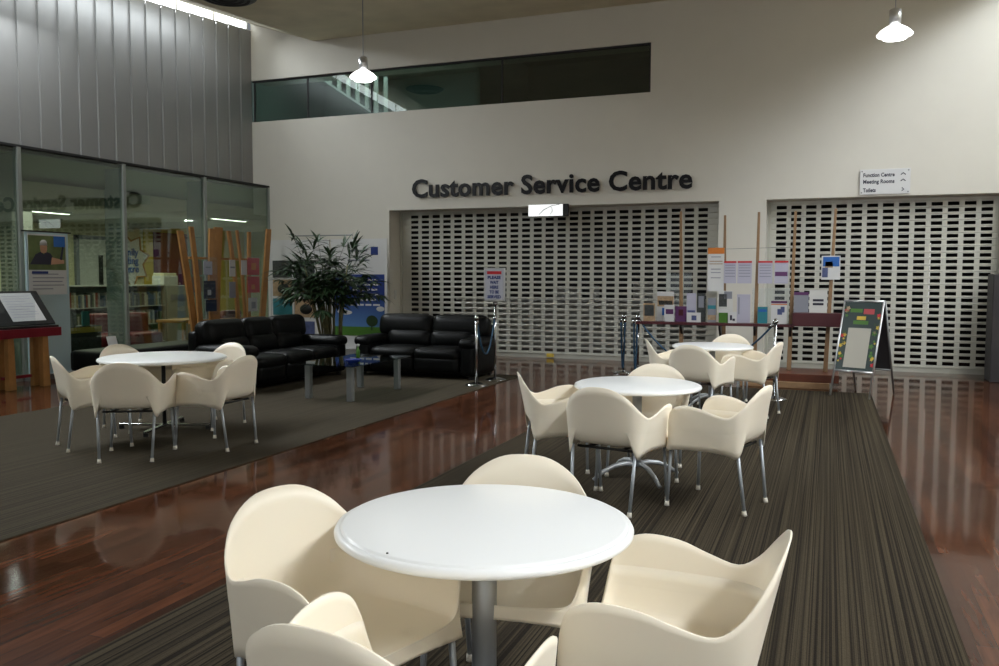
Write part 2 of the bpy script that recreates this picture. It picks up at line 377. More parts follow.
# ceiling lights in the library
n = 0
for x, y in ((-4.6, -7.2), (-4.6, -4.4), (-2.2, -6.0), (-2.2, -8.6), (-4.6, -1.2), (-2.4, 2.2)):
    t = thing('ceiling_light', '', 'light', (x, y, 2.99), 0)
    t['label'] = ['tube light in the library ceiling, leftmost far row', 'tube light in the library ceiling, middle of far row', 'tube light in the library ceiling near the glass, above the hanging poster', 'tube light in the library ceiling near the glass, at the left edge', 'tube light in the library ceiling, rightmost of far row', 'tube light in the library ceiling, deepest one beyond the bookshelves'][n]; n += 1
    bxo('fitting', -.08, .08, -.65, .65, -.05, 0, 'white', t); bxo('diffuser', -.05, .05, -.6, .6, -.06, -.05, 'tube', t)
for k, (x, y) in enumerate(((-4.0, 2.6), (-3.2, 4.2), (-4.6, 4.0))):
    b = NB(); lathe(b, [(0, 0), (.10, 0), (.10, -.02), (0, -.02)], 20, (x, y, 2.995)); tag(obj('downlight', b, 'lamp'), ['round downlight in the library ceiling, left one of three', 'round downlight in the library ceiling, rightmost of three', 'round downlight in the library ceiling, farthest of three'][k], 'light', 'library downlights')
# book shelves
bookcols = [(.30, .07, .05), (.10, .14, .22), (.45, .42, .34), (.16, .2, .13), (.42, .34, .2), (.1, .1, .12), (.6, .58, .52), (.3, .3, .3), (.5, .5, .45)]
bm_ = [mat('book_cover', c, .6) for c in bookcols]
def shelf(name, label, x, y0, y1, h, grp, books=True):
    t = thing(name, label, 'bookshelf', (x, y0, .012)); L = y1-y0
    bxo('end_panel', -.35, 0, -.02, .0, 0, h, 'counter', t); bxo('end_panel', -.35, 0, L, L+.02, 0, h, 'counter', t)
    b = NB(); box(b, -.35, 0, 0, L, h-.03, h); obj('shelf_top', b, 'offwhite', t)
    lv = [.1, .5, .9] if h > 1.2 else [.1, .5]
    for z in lv: bxo('shelf_board', -.35, 0, 0, L, z-.02, z, 'offwhite', t)
    bxo('back_panel', -.355, -.35, 0, L, 0, h, 'grey', t)
    for z in lv:
        y = .05
        while y < L-.08:
            w = random.uniform(.03, .06); hh = random.uniform(.22, .31)
            if random.random() < .88:
                b = NB(); a = random.uniform(-.08, .08); box(b, -.2, 0, 0, w, 0, hh, Matrix.Translation((0, 0, 0)) @ Matrix.Rotation(0, 4, 'X'))
                o = obj('book', b, random.choice(bm_)); o.location = (x-.03, y0+y, .013+z)
                k = len(BK); BK.append((o, grp, z))
            y += w + .008
BK = []
shelf('bookshelf', 'white bookshelf full of upright books beside the orange star sign', -2.5, -1.12, .06, 1.35, 'books on the shelf beside the star sign')
shelf('bookshelf', 'bookshelf with dark spines left of the second glazing mullion', -2.5, -2.9, -1.25, 1.35, 'books on the shelf under the library door')
nm = {.9: 'top', .5: 'middle', .1: 'bottom'}
for i, (o, grp, z) in enumerate(BK):
    g = grp.replace('books', nm[z]+' row books'); tag(o, 'upright '+'book in the '+nm[z]+' row '+grp.replace('books on', 'of'), 'book', g)
# grey book return cabinet at the end of the shelves, with white box
t = thing('library_cabinet', 'pale grey cabinet at the right end of the library bookshelf', 'cabinet', (-2.7, .1, .012))
bxo('body', -.3, .2, .02, .75, 0, 1.33, 'counter', t, .01); bxo('name_plate', .2, .21, .15, .65, 1.0, 1.12, 'grey', t)
t = thing('printer', 'cream and white box machine on top of the grey library cabinet', 'machine', (-2.7, .3, 1.345)); bxo('body', -.2, .15, -.2, .25, 0, .22, 'offwhite', t, .02); bxo('lid', -.18, .13, -.18, .22, .22, .28, 'cream', t, .01)
# star sign
def star_sign():
    t = thing('star_sign', 'orange outlined star sign with blue lettering on the library wall', 'sign', (-6.40, 2.95, 1.98))
    pts = []
    for k in range(16):
        a = 2*PI*k/16 + .2; r = .78 if k % 2 == 0 else .54; pts.append((0, r*math.cos(a), r*math.sin(a)))
    b = NB(); tube(b, pts+[pts[0]], .025, 8); obj('star_outline', b, 'wood', t, True)
    b = NB(); v1 = [b.verts.new((p[0]-.02, p[1], p[2])) for p in pts]; b.faces.new(v1)
    r = bmesh.ops.extrude_face_region(b, geom=b.faces[:]); bmesh.ops.translate(b, vec=(.01, 0, 0), verts=[v for v in r['geom'] if isinstance(v, bmesh.types.BMVert)])
    obj('star_face', b, 'offwhite', t)
    for k, s in enumerate(('mily', 'ding', 'ntre')):
        text_obj(s, 'lettering', 'blue', t, (.02, -.12, .14-.23*k), (PI/2, 0, PI/2), .27, .008)
star_sign()
# red chairs and reading table behind glass
def red_chair(label, x, y, rz):
    t = thing('library_chair', label, 'chair', (x, y, .012), rz)
    b = NB(); puffy(b, -.3, .3, -.3, .3, .15, .42, .06, .01, 6); obj('seat', b, 'redlam', t, True)
    b = NB(); puffy(b, -.3, .3, .2, .36, .2, .8, .06, .01, 6); obj('backrest', b, 'redlam', t, True)
    for sx in (-1, 1):
        for sy in (-1, 1): bxo('leg', sx*.25-.02, sx*.25+.02, sy*.24-.02, sy*.24+.02, 0, .18, 'steel', t)
red_chair('red upholstered chair in the library below the yellow shelf', -1.7, -2.35, PI/2)
red_chair('red upholstered chair in the library between mullion and reading table', -1.45, -1.75, 1.3)
red_chair('red upholstered chair in the library behind the black sofa', -1.0, .1, -PI/2)
t = thing('reading_table', 'low wooden reading table inside the library glass', 'table', (-.9, -1.05, .012))
bxo('table_top', -.35, .35, -.5, .5, .6, .66, 'wood', t, .01)
for sx in (-1, 1):
    for sy in (-1, 1): bxo('leg', sx*.3-.03, sx*.3+.03, sy*.44-.03, sy*.44+.03, 0, .6, 'wood', t)
t = thing('display_shelf', 'low display shelf with yellow edge inside the library glass', 'shelf', (-1.4, -3.5, .012))
bxo('body', -.3, .1, -.8, .6, 0, .62, 'darkphoto', t); bxo('shelf_edge', .1, .12, -.8, .6, .50, .60, 'yellow', t)
for k, (y, m) in enumerate(((-.6, 'orange'), (-.4, 'red'), (-.1, 'grey'), (.2, 'teal'))):
    tag(bxo('picture_book', -1.35, -1.32, -3.5+y, -3.5+y+.16, .633, .9, m), ['orange', 'red', 'grey', 'teal'][k]+' cover book standing on the low yellow-edged library shelf', 'book')

# ---------------------------------------------------------------- white partition panel and hanging poster inside the glass
t = thing('partition_panel', 'tall bluish white panel standing before the glazing behind the poster', 'panel', (0, 0, 0))
bxo('board', .45, .49, -5.93, -5.20, .08, 2.20, mat('pale_blue_panel', (.46, .60, .65), .4), t); bxo('foot', .41, .6, -5.98, -5.17, .0, .08, 'steel', t); bxo('top_rail', .44, .50, -5.97, -5.15, 2.20, 2.22, 'black', t)
t = thing('hanging_poster', 'poster of a grey haired man in dark shirt, hung before the glazing', 'poster', (.515, -5.92, 1.27))
bxo('sheet', -.012, -.004, 0, .66, 0, .90, 'white', t)
bxo('picture', -.004, -.002, 0, .65, .37, .88, mat('garden_print', (.13, .17, .06), .6, noise=.7, nscale=5), t)
b = NB(); lathe(b, [(0, -.085), (.045, -.07), (.062, -.02), (.06, .03), (.04, .075), (0, .09)], 20)
bmesh.ops.scale(b, vec=(.04, 1, 1), verts=b.verts); o = obj('printed_face', b, 'skin', t, True); o.location = (-.001, .26, .70)
b = NB(); lathe(b, [(0, .0), (.066, .0), (.06, .05), (.03, .08), (0, .085)], 20); bmesh.ops.scale(b, vec=(.06, 1, 1), verts=b.verts); o = obj('printed_hair', b, 'offwhite', t, True); o.location = (0, .26, .735)
b = NB(); vs = [b.verts.new((-.001, y, z)) for y, z in ((.02, .45), (.44, .45), (.46, .50), (.38, .62), (.30, .64), (.26, .60), (.21, .64), (.12, .60))]; b.faces.new(vs); obj('printed_shirt', b, 'text', t)
b = NB(); vs = [b.verts.new((-.0005, y, z)) for y, z in ((.38, .45), (.62, .47), (.62, .52), (.40, .56))]; b.faces.new(vs); obj('printed_arm', b, 'skin', t)
b = NB(); vs = [b.verts.new((0, y, z)) for y, z in ((.54, .53), (.58, .52), (.62, .72), (.59, .73))]; b.faces.new(vs); obj('printed_tool', b, 'text', t)
bxo('blue_block', -.002, .0, .44, .64, .72, .88, 'blue', t)
for k, w in enumerate((.45, .55, .52, .55, .35)): bxo('text_line', -.004, -.002, .06, .06+w, .30-k*.055, .315-k*.055, 'grey', t)
bxo('text_heading', -.004, -.002, .05, .33, .31, .35, 'navy', t)

# ---------------------------------------------------------------- carpets
def carp(nm_, lab, x0, x1, y0, y1, m): tag(bxo(nm_, x0, x1, y0, y1, .001, .009, m), lab, 'carpet')
carp('carpet', 'brown striped carpet runner under the three nearer white tables', 8.66, 12.02, -18.5, -2.72, 'carpet_r')
carp('carpet', 'plain brown carpet under the left table and black sofas', 3.0, 6.98, -18.5, -2.55, 'carpet_l')

# ---------------------------------------------------------------- tub chairs
CP = [ # rim xyz, base xy, skirt xyz  (right half, front to back)
 ((0, .272, .452), (0, .25), (0, .275, .405)), ((.15, .27, .454), (.14, .248), (.15, .274, .400)),
 ((.238, .258, .463), (.215, .238), (.262, .262, .385)), ((.268, .248, .52), (.24, .222), (.284, .243, .382)),
 ((.290, .235, .605), (.25, .20), (.288, .215, .388)), ((.308, .205, .668), (.256, .175), (.287, .17, .395)),
 ((.320, .13, .698), (.256, .11), (.284, .10, .400)), ((.320, .02, .690), (.252, .02), (.277, 0, .402)),
 ((.310, -.08, .658), (.238, -.06), (.266, -.09, .398)), ((.292, -.170, .640), (.215, -.115), (.256, -.175, .386)),
 ((.262, -.236, .685), (.175, -.15), (.236, -.232, .380)), ((.200, -.292, .765), (.12, -.17), (.172, -.262, .545)),
 ((.105, -.324, .822), (.065, -.18), (.09, -.268, .56)), ((0, -.333, .836), (0, -.182), (0, -.268, .56))]
def cr(p0, p1, p2, p3, t): return tuple(.5*((2*b)+(-a+c)*t+(2*a-5*b+4*c-d)*t*t+(-a+3*b-3*c+d)*t**3) for a, b, c, d in zip(p0, p1, p2, p3))
def mir(r): return tuple((-p[0],)+tuple(p[1:]) for p in r)
loop = CP + [mir(r) for r in CP[-2:0:-1]]
def chair_loop():
    out = []; n = len(loop)
    for i in range(n):
        for s in range(4):
            rows = []
            for q in range(3): rows.append(cr(loop[(i-1) % n][q], loop[i][q], loop[(i+1) % n][q], loop[(i+2) % n][q], s/4))
            out.append(rows)
    return out
def chair_shell():
    bm = NB(); L = chair_loop(); N = len(L); rings = []; Sx = []
    for rim, base, sk in L:
        zs_ = min(.56, rim[2]-.002) if rim[2] > .47 else rim[2]-.002
        f = min(1, (rim[2]-zs_)/max(1e-4, rim[2]-sk[2]))
        Sx.append(Vector((rim[0]+(sk[0]-rim[0])*f, rim[1]+(sk[1]-rim[1])*f, zs_)))
    for k in range(6):                      # rim down to the split ring
        rings.append([bm.verts.new(Vector(rim).lerp(s, k/5)) for (rim, base, sk), s in zip(L, Sx)])
    split = rings[-1]
    def bowl(rim, base, sk, s, t):
        R0 = Vector(rim); sl = (s-R0)/max(.003, R0.z-s.z) if R0.z-s.z > .01 else Vector((0, 0, -1))
        c = s + Vector((sl.x, sl.y, -1))*(s.z-.438); e = Vector((base[0], base[1], .440)); c.z = max(.438, min(c.z, s.z))
        return s*(1-t)**2 + c*2*t*(1-t) + e*t*t
    for k in range(1, 9):                   # bowl curving under to the seat
        rings.append([bm.verts.new(bowl(rim, base, sk, s, k/8)) for (rim, base, sk), s in zip(L, Sx)])
    for fr in (.82, .6, .38, .18):
        rings.append([bm.verts.new((base[0]*fr, .02+(base[1]-.02)*fr, .440-.012*(1-fr*fr))) for rim, base, sk in L])
    for a, b in zip(rings, rings[1:]):
        for k in range(N): bm.faces.new((a[k], a[(k+1) % N], b[(k+1) % N], b[k]))
    bm.faces.new(rings[-1])
    hgt = [s.z-sk[2] for (rim, base, sk), s in zip(L, Sx)]; rows = []
    for k in range(6):                      # outer skirt running down into the leg sockets
        rg = []
        for (rim, base, sk), s in zip(L, Sx):
            up_ = min(.03, rim[2]-s.z); t0 = -up_/max(.01, s.z-sk[2]); t = t0+(1-t0)*k/5
            p = s.lerp(Vector(sk), t) if s.z-sk[2] > .004 else s.copy(); d = Vector((p.x, p.y, 0)).normalized()
            rg.append(bm.verts.new(p-d*.0009))
        rows.append(rg)
    for a, b in zip(rows, rows[1:]):
        for i in range(N):
            j = (i+1) % N
            if hgt[i] > .012 and hgt[j] > .012: bm.faces.new((a[i], a[j], b[j], b[i]))
    bmesh.ops.delete(bm, geom=[v for v in bm.verts if not v.link_faces], context='VERTS')
    return bm
def make_chair(label, loc, rz, group):
    t = thing('tub_chair', label, 'chair', loc, rz, group)
    sh = obj('shell', chair_shell(), 'shell', t, True); md = sh.modifiers.new('thick', 'SOLIDIFY'); md.thickness = .006; md.offset = 0
    for sx in (-1, 1):
        for (a, bb) in (((sx*.248, .232, .43), (sx*.270, .250, .0)), ((sx*.226, -.215, .43), (sx*.208, -.266, .0))):
            b = NB(); tube(b, [a, bb], .0115, 12); lg = obj('leg', b, 'legm', t, True)
            A, B = Vector(a), Vector(bb); d = (A-B).normalized()
            b = NB(); tube(b, [B+d*.0, B+d*.012, B+d*.032], .0175, 12, r2=.014); obj('rubber_foot', b, 'foot', lg, True)
    b = NB(); tube(b, [(-.2, -.19, .415), (.2, -.19, .415)], .009, 8); tube(b, [(-.24, .22, .40), (.24, .22, .40)], .009, 8); tube(b, [(-.12, -.19, .418), (-.12, .22, .40)], .009, 8); tube(b, [(.12, -.19, .418), (.12, .22, .40)], .009, 8)
    obj('seat_frame', b, 'black', t, True)
    return t
G1, G2, G3, G4 = 'chairs around the nearest table', 'chairs around the second table', 'chairs around the left table', 'chairs around the farthest table'
CH = [
 (10.05, -12.79, -1.867, 'cream tub chair at left of the nearest table, its bright inside facing right', G1),
 (10.53, -13.30, -.09, 'cream tub chair at the bottom edge, back to the camera, cropped by the frame', G1),
 (11.038, -12.625, 1.575, 'cream tub chair at right of the nearest table, interior turned left', G1),
 (10.396, -12.211, -2.962, 'cream tub chair behind the nearest table, facing the camera', G1),
 (10.136, -9.438, -.183, 'cream tub chair in front of the second table, back to the camera', G2),
 (10.775, -9.155, 1.318, 'cream tub chair at right of the second table on the striped carpet', G2),
 (9.61, -9.00, -1.129, 'cream tub chair at left of the second table', G2),
 (10.151, -8.430, 3.139, 'cream tub chair behind the second table, facing the camera', G2),
 (10.18, -5.72, -.25, 'cream tub chair in front of the farthest table, back to the camera', G4),
 (10.654, -5.101, 1.324, 'cream tub chair at right of the farthest table by the rope post', G4),
 (9.82, -5.24, -1.25, 'cream tub chair at left of the farthest table', G4),
 (10.30, -4.38, 3.062, 'cream tub chair behind the farthest table before the brochure stand', G4),
 (5.93, -9.46, .503, 'cream tub chair in front of the left table, back to the camera', G3),
 (6.28, -8.82, 1.594, 'cream tub chair at right end of the left table near the black sofa', G3),
 (5.23, -9.23, -.522, 'cream tub chair at left end of the left table', G3),
 (4.90, -8.36, -1.75, 'cream tub chair at far left behind the left table, mostly hidden', G3),
 (5.50, -7.98, 3.04, 'cream tub chair at far right behind the left table, against the sofa', G3)]
first = None
for x, y, rz, lab, g in CH:
    if first is None: first = make_chair(lab, (x, y, .009), rz, g)
    else: dup(first, lab, (x, y, .009), rz, g)

# ---------------------------------------------------------------- round tables
def make_table(label, loc, R, kind, rz=0):
    t = thing('round_table', label, 'table', loc, rz, 'round white cafe tables')
    b = NB(); prof = [(0, .700), (R-.03, .700), (R-.008, .703), (R, .710), (R+.001, .719), (R-.004, .729), (R-.014, .7335)]
    if kind == 'near': prof += [(R-.018, .7325), (R-.020, .7330), (R-.022, .7385)]
    prof += [(R-.03, .74), (0, .74)]
    lathe(b, prof, 96); obj('table_top', b, 'ttop', t, True)
    if kind != 'cross':
        b = NB(); tube(b, [(0, 0, .10), (0, 0, .70)], .042 if kind == 'near' else .036, 24); lathe(b, [(0, .68), (.14, .68), (.14, .705), (0, .705)], 24); obj('column', b, 'tcol', t, True)
        for k in range(4):
            a = k*PI/2 + .5; pts = [(math.cos(a)*r, math.sin(a)*r, z) for r, z in ((.02, .115), (.10, .125), (.19, .112), (.28, .075), (.36, .018))]
            b = NB(); tube(b, pts, .021, 10, r2=.014); obj('leg', b, 'tcol', t, True)
    else:
        b = NB(); tube(b, [(0, 0, .05), (0, 0, .70)], .020, 20); lathe(b, [(0, .68), (.16, .68), (.16, .705), (0, .705)], 24); obj('column', b, 'black', t, True)
        for k in range(4):
            a = k*PI/2 + .35; m_ = Matrix.Rotation(a, 4, 'Z'); b = NB(); box(b, 0, .46, -.02, .02, .035, .055, m_); obj('leg', b, 'chrome', t, bevel=.004)
            b = NB(); lathe(b, [(0, 0), (.025, 0), (.025, .035), (0, .035)], 14, (.44*math.cos(a), .44*math.sin(a), 0)); obj('glide', b, 'black', t)
    return t
make_table('nearest round white table with thick grey column, edge ridged', (10.40, -12.47, .009), .492, 'near')
make_table('second round white table on the striped carpet with arched metal feet', (10.11, -8.67, .009), .48, 'std', .2)
make_table('farthest round white table before the brochure stand', (10.17, -4.66, .009), .475, 'std', .4)
make_table('large round white table at left on a thin post with flat cross base', (5.22, -8.34, .009), .61, 'cross')
b = NB(); lathe(b, [(0, 0), (.004, 0), (.003, .003), (0, .0035)], 10, (10.275, -12.910, .7492)); tag(obj('crumb', b, 'black'), 'tiny dark crumb near the front left rim of the nearest table', 'crumb')

# ---------------------------------------------------------------- sofas
def sofa(label, loc, rz, L, D, n, name):
    # built facing -y, centre of front edge at origin, extends to +y
    t = thing(name, label, 'sofa', loc, rz)
    aw = .26
    b = NB(); puffy(b, -L/2+.04, L/2-.04, .06, D-.1, .05, .34, .04, 0, 6); obj('base', b, 'leather', t, True)
    for sx in (-1, 1):
        x0, x1 = sorted((sx*L/2, sx*(L/2-aw)))
        b = NB(); puffy(b, x0, x1, .0, D-.05, .05, .56, .07, .01, 10); puffy(b, x0-.015, x1+.015, -.03, D-.15, .46, .62, .075, .01, 10); obj('armrest', b, 'leather', t, True)
    w = (L-2*aw)/n
    for k in range(n):
        x = -L/2+aw+k*w
        b = NB(); puffy(b, x+.004, x+w-.004, -.02, D-.3, .28, .46, .07, .02, 10); puffy(b, x+.01, x+w-.01, -.01, .1, .1, .34, .05, .01, 8); obj('seat_cushion', b, 'leather', t, True)
        mt = Matrix.Translation((0, D-.32, .40)) @ Matrix.Rotation(-.16, 4, 'X') @ Matrix.Translation((0, -(D-.32), -.40))
        xa = x-.0 if k else x-aw*.75; xb = x+w if k < n-1 else x+w+aw*.75
        b = NB(); puffy(b, x+.006, x+w-.006, D-.42, D-.20, .42, .70, .09, .02, 10, mt); puffy(b, xa+.004, xb-.004, D-.38, D-.12, .60, .95, .10, .015, 10, mt); obj('back_cushion', b, 'leather', t, True)
    b = NB(); puffy(b, -L/2+.03, L/2-.03, D-.16, D-.0, .05, .80, .05, 0, 8); obj('back_panel', b, 'leather', t, True)
    for sx in (-1, 1):
        for y in (.1, D-.12): bxo('foot', sx*(L/2-.1)-.03, sx*(L/2-.1)+.03, y-.03, y+.03, 0, .06, 'black', t)
    return t
sofa('black leather two-seat sofa beside the shutter, facing the camera', (5.56, -3.5, .009), 0, 2.05, .95, 2, 'two_seat_sofa')
sofa('long black leather sofa along the glazing beside the palm', (4.36, -4.68, .009), PI/2, 2.5, 1.0, 3, 'long_sofa')
t = thing('padded_bench', 'low black leather bench behind the left table, along the glass', 'bench', (1.45, -4.6, 0))
b = NB(); puffy(b, -.4, .4, -1.15, 1.15, .14, .46, .06, .01, 8); obj('seat', b, 'leather', t, True)
for sx in (-1, 1):
    for y in (-1, 0, 1): bxo('leg', sx*.33-.025, sx*.33+.025, y-.025, y+.025, 0, .16, 'black', t)
b = NB(); box(b, -.005, .005, -.09, .09, 0, .17, Matrix.Rotation(-.3, 4, 'Y')); o = tag(obj('leaflet', b, 'white'), 'small white printed card standing on the black bench', 'leaflet'); o.location = (1.2, -5.05, .462)
# coffee table
t = thing('coffee_table', 'low glass coffee table on square brushed metal legs', 'table', (5.64, -5.38, .009))
lp = [(-.32, -.55), (.32, -.60), (.30, .66), (-.26, .62)]
for x, y in lp: bxo('leg', x-.036, x+.036, y-.036, y+.036, 0, .44, 'steel', t, .004)
bxo('glass_top', -.45, .45, -.75, .80, .44, .452, glass('table_glass', (.55, .62, .6), .03), t)
b = NB(); lathe(b, [(0, 0), (.07, 0), (.10, .035), (.11, .05), (.095, .04), (0, .012)], 28); o = obj('bowl', b, mat('cobalt_glaze', (.01, .03, .22), .2), None, True); tag(o, 'small cobalt blue dish on the glass coffee table', 'dish'); o.location = (5.86, -5.75, .4625)
t = thing('bottle', 'small green bottle with white cap on the coffee table', 'bottle', (5.55, -5.1, .4625)); b = NB(); lathe(b, [(0, 0), (.025, 0), (.025, .09), (.012, .12), (.012, .15), (0, .15)], 16); obj('body', b, 'green', t, True); b = NB(); lathe(b, [(0, 0), (.02, .01), (.022, .03), (0, .04)], 14, (0, 0, .148)); obj('cap', b, 'white', t, True)

# ---------------------------------------------------------------- palm
def palm():
    t = thing('potted_palm', 'tall potted palm with many slender canes before the display boards', 'plant', (3.28, -2.2, 0))
    b = NB(); lathe(b, [(0, 0), (.20, 0), (.26, .42), (.27, .44), (.24, .44), (.235, .38), (0, .38)], 32); obj('pot', b, 'black', t, True)
    b = NB(); lathe(b, [(0, .40), (.235, .40)], 24); obj('soil', b, 'soil', t)
    rnd = random.Random(5)
    fol = NB()
    def blade(bm, p, d, L, w):
        side = d.cross(Vector((0, 0, 1)));
        side = side.normalized() if side.length > .05 else Vector((1, 0, 0))
        prev = None; n = 4; q = p.copy(); dd = d.copy()
        for i in range(n+1):
            f = i/n; ww = w*(.35+1.3*f if f < .5 else (1-(f-.5)*1.7))*.5
            a = bm.verts.new(q-side*ww+Vector((0, 0, ww*.3))); c_ = bm.verts.new(q); b2 = bm.verts.new(q+side*ww+Vector((0, 0, ww*.3)))
            if prev: bm.faces.new((prev[0], prev[1], c_, a)); bm.faces.new((prev[1], prev[2], b2, c_))
            prev = (a, c_, b2); dd = (dd+Vector((0, 0, -.16))).normalized(); q = q+dd*(L/n)
    for k in range(24):
        a = rnd.uniform(0, 2*PI); r0 = rnd.uniform(.02, .20); ln = rnd.uniform(.02, .16)
        base = Vector((r0*math.cos(a), r0*math.sin(a), .40)); hgt = rnd.uniform(1.28, 1.76)
        top = base + Vector((math.cos(a)*ln*2.2, math.sin(a)*ln*2.2, hgt-.4)); mid = base.lerp(top, .5) + Vector((-.02*math.cos(a), -.02*math.sin(a), 0))
        b = NB(); tube(b, [base, mid, top], .017, 7, r2=.010); obj('cane', b, 'cane', t, True)
        nf = rnd.randint(6, 8)
        for j in range(nf):
            s = base.lerp(top, 1-.062*j*rnd.uniform(.6, 1.1)); az = a + j*2.4 + rnd.uniform(-.5, .5); el = rnd.uniform(-.05, .75) if j else rnd.uniform(.9, 1.3)
            d = Vector((math.cos(az)*math.cos(el), math.sin(az)*math.cos(el), math.sin(el))); pl = rnd.uniform(.28, .62)
            e = s + d*pl + Vector((0, 0, -.03)); tube(fol, [s, s+d*pl*.5+Vector((0, 0, .01)), e], .004, 4, cap=False)
            nb = rnd.randint(6, 8); right = d.cross(Vector((0, 0, 1))).normalized(); upv = right.cross(d)
            for q in range(nb):
                th = (q/(nb-1)-.5)*2.5; bd = (d*math.cos(th)+right*math.sin(th)+upv*rnd.uniform(-.1, .2)+Vector((0, 0, -.12))).normalized()
                blade(fol, e, bd, rnd.uniform(.26, .40)*(1-.15*abs(th)), .060)
    obj('foliage', fol, 'leaf', t)
palm()

# ---------------------------------------------------------------- display boards on the back wall side
t = thing('photo_board', 'white display board with framed photographs behind the palm', 'display board', (0, 0, 0))
bxo('board', .60, 2.08, -.34, -.30, .10, 2.30, 'white', t)
bxo('foot', .7, .78, -.5, -.1, 0, .10, 'steel', t); bxo('foot', 1.9, 1.98, -.5, -.1, 0, .10, 'steel', t)
for k, (x0, x1, z0, z1, m) in enumerate(((.72, 1.19, 1.53, 1.88, 'darkphoto'), (.72, 1.19, 1.15, 1.49, 'tan'), (.72, 1.19, .76, 1.10, 'teal'), (1.25, 1.73, 1.53, 1.88, 'darkphoto'), (1.25, 1.73, 1.15, 1.49, 'darkphoto'), (1.25, 1.73, .72, 1.09, 'tan'), (1.27, 1.72, .33, .64, 'dusk'))):
    p = bxo('photograph', x0, x1, -.350, -.34, z0, z1, m, t)
    if m == 'tan':
        b = NB(); lathe(b, [(0, 0), (.15, 0), (.13, .01), (0, .015)], 16); bmesh.ops.rotate(b, verts=b.verts, matrix=Matrix.Rotation(PI/2, 3, 'X')); q = obj('dark_shape', b, 'black', p, True); q.location = ((x0+x1)/2+.03, -.352, (z0+z1)/2-.02); q.scale = (1, 1, .7)
for x in (.655, 1.22, 1.79): bxo('batten', x-.02, x+.02, -.356, -.34, .3, 1.95, 'white', t)
t = thing('sky_banner', 'white topped blue banner with clouds, grass and a tree print', 'banner', (0, 0, 0))
bxo('sheet', 2.12, 3.39, -.335, -.325, .12, 2.30, 'white', t); bxo('base', 2.2, 3.3, -.45, -.2, .0, .12, 'silver', t)
bxo('sky_print', 2.20, 3.33, -.339, -.335, .46, 1.60, 'skyprint', t); bxo('grass_print', 2.20, 3.33, -.342, -.339, .38, .56, 'green', t)
bxo('logo_square', 3.03, 3.19, -.339, -.335, 1.98, 2.14, 'navy', t)
for (x0, x1, z) in ((2.55, 2.95, 2.05), (2.62, 2.85, 1.93), (2.5, 3.0, 1.86)): bxo('heading_line', x0, x1, -.339, -.335, z, z+.035, 'grey', t)
rr = random.Random(3)
for k, z in enumerate((1.47, 1.38, 1.28, 1.18, 1.08, .98)):
    x = 2.45+rr.uniform(0, .2)
    while x < 3.15:
        w = rr.uniform(.06, .16); bxo('text_line', x, x+w, -.343, -.339, z, z+.035, 'white', t); x += w+.04
def disc(name, parent, m, cx, y, cz_, rx, rz_):
    b = NB(); vs = [b.verts.new((cx+rx*math.cos(2*PI*k/20), y, cz_+rz_*math.sin(2*PI*k/20))) for k in range(20)]; b.faces.new(vs)
    r = bmesh.ops.extrude_face_region(b, geom=b.faces[:]); bmesh.ops.translate(b, vec=(0, .002, 0), verts=[v for v in r['geom'] if isinstance(v, bmesh.types.BMVert)]); return obj(name, b, m, parent)
for c_ in ((2.38, .86, .12, .05), (2.46, .84, .14, .045), (3.24, .92, .09, .05)): disc('printed_cloud', t, 'white', c_[0], -.343, c_[1], c_[2], c_[3])
disc('printed_tree', t, 'leaf', 3.05, -.346, .68, .13, .11); bxo('printed_trunk', 3.03, 3.06, -.345, -.342, .5, .64, 'leaf', t)
b = NB(); tube(b, [(1.25, -.32, 2.30), (1.25, -.32, 2.38), (2.62, -.32, 2.38), (2.62, -.32, 2.30)], .012, 8); o = obj('wire_holder', b, 'steel'); tag(o, 'thin metal holder frame on top of the display boards', 'holder')
bxo('intercom', 3.262, 3.28, .18, .26, 1.10, 1.28, 'offwhite'); tag(bpy.data.objects['intercom'], 'small pale switch box on the shutter reveal', 'switch')

# ---------------------------------------------------------------- wall lettering
def wall_letters():
    t = thing('wall_sign', 'large black letters on the wall reading Customer Service Centre', 'sign', (3.79, 0, 3.09))
    bm = text_bm('Customer Service Centre', .40, .011, .012, 'LEFT', 5.42)
    zs_ = [v.co.y for v in bm.verts]; sc_ = .365/(max(zs_)-min(zs_))
    for v in bm.verts: v.co.y = (v.co.y-min(zs_))*sc_
    bm.verts.ensure_lookup_table(); seen = set(); comps = []
    for v in bm.verts:
        if v in seen: continue
        st = [v]; seen.add(v); c = []
        while st:
            q = st.pop(); c.append(q)
            for e in q.link_edges:
                w = e.other_vert(q)
                if w not in seen: seen.add(w); st.append(w)
        comps.append(c)
    cl = []
    for c in sorted(comps, key=lambda c: min(v.co.x for v in c)):
        a, b = min(v.co.x for v in c), max(v.co.x for v in c)
        if cl and a < cl[-1][1]-.03: cl[-1][2].append(c); cl[-1][1] = max(cl[-1][1], b)
        else: cl.append([a, b, [c]])
    for a, b, cs in cl:
        nb = NB(); mp = {}
        vs = [v for c in cs for v in c]
        for v in vs: mp[v] = nb.verts.new((v.co.x, -.035 - v.co.z, v.co.y))
        fs = {f for v in vs for f in v.link_faces}
        for f in fs: nb.faces.new([mp[v] for v in f.verts])
        obj('letter', nb, 'letter', t)
    bm.free()
wall_letters()
t = thing('direction_sign', 'white wall plate reading Function Centre, Meeting Rooms, Toilets', 'sign', (11.88, -.03, 2.90))
bxo('plate', 0, .74, 0, .012, 0, .40, 'white', t, .003)
for k, (s, w) in enumerate((('Function Centre', .46), ('Meeting Rooms', .46), ('Toilets', .19))):
    text_obj(s, 'lettering', 'text', t, (.05, -.001, .28-.105*k-(.03 if k == 2 else 0)), FRONT, .085, .003, .001, w)
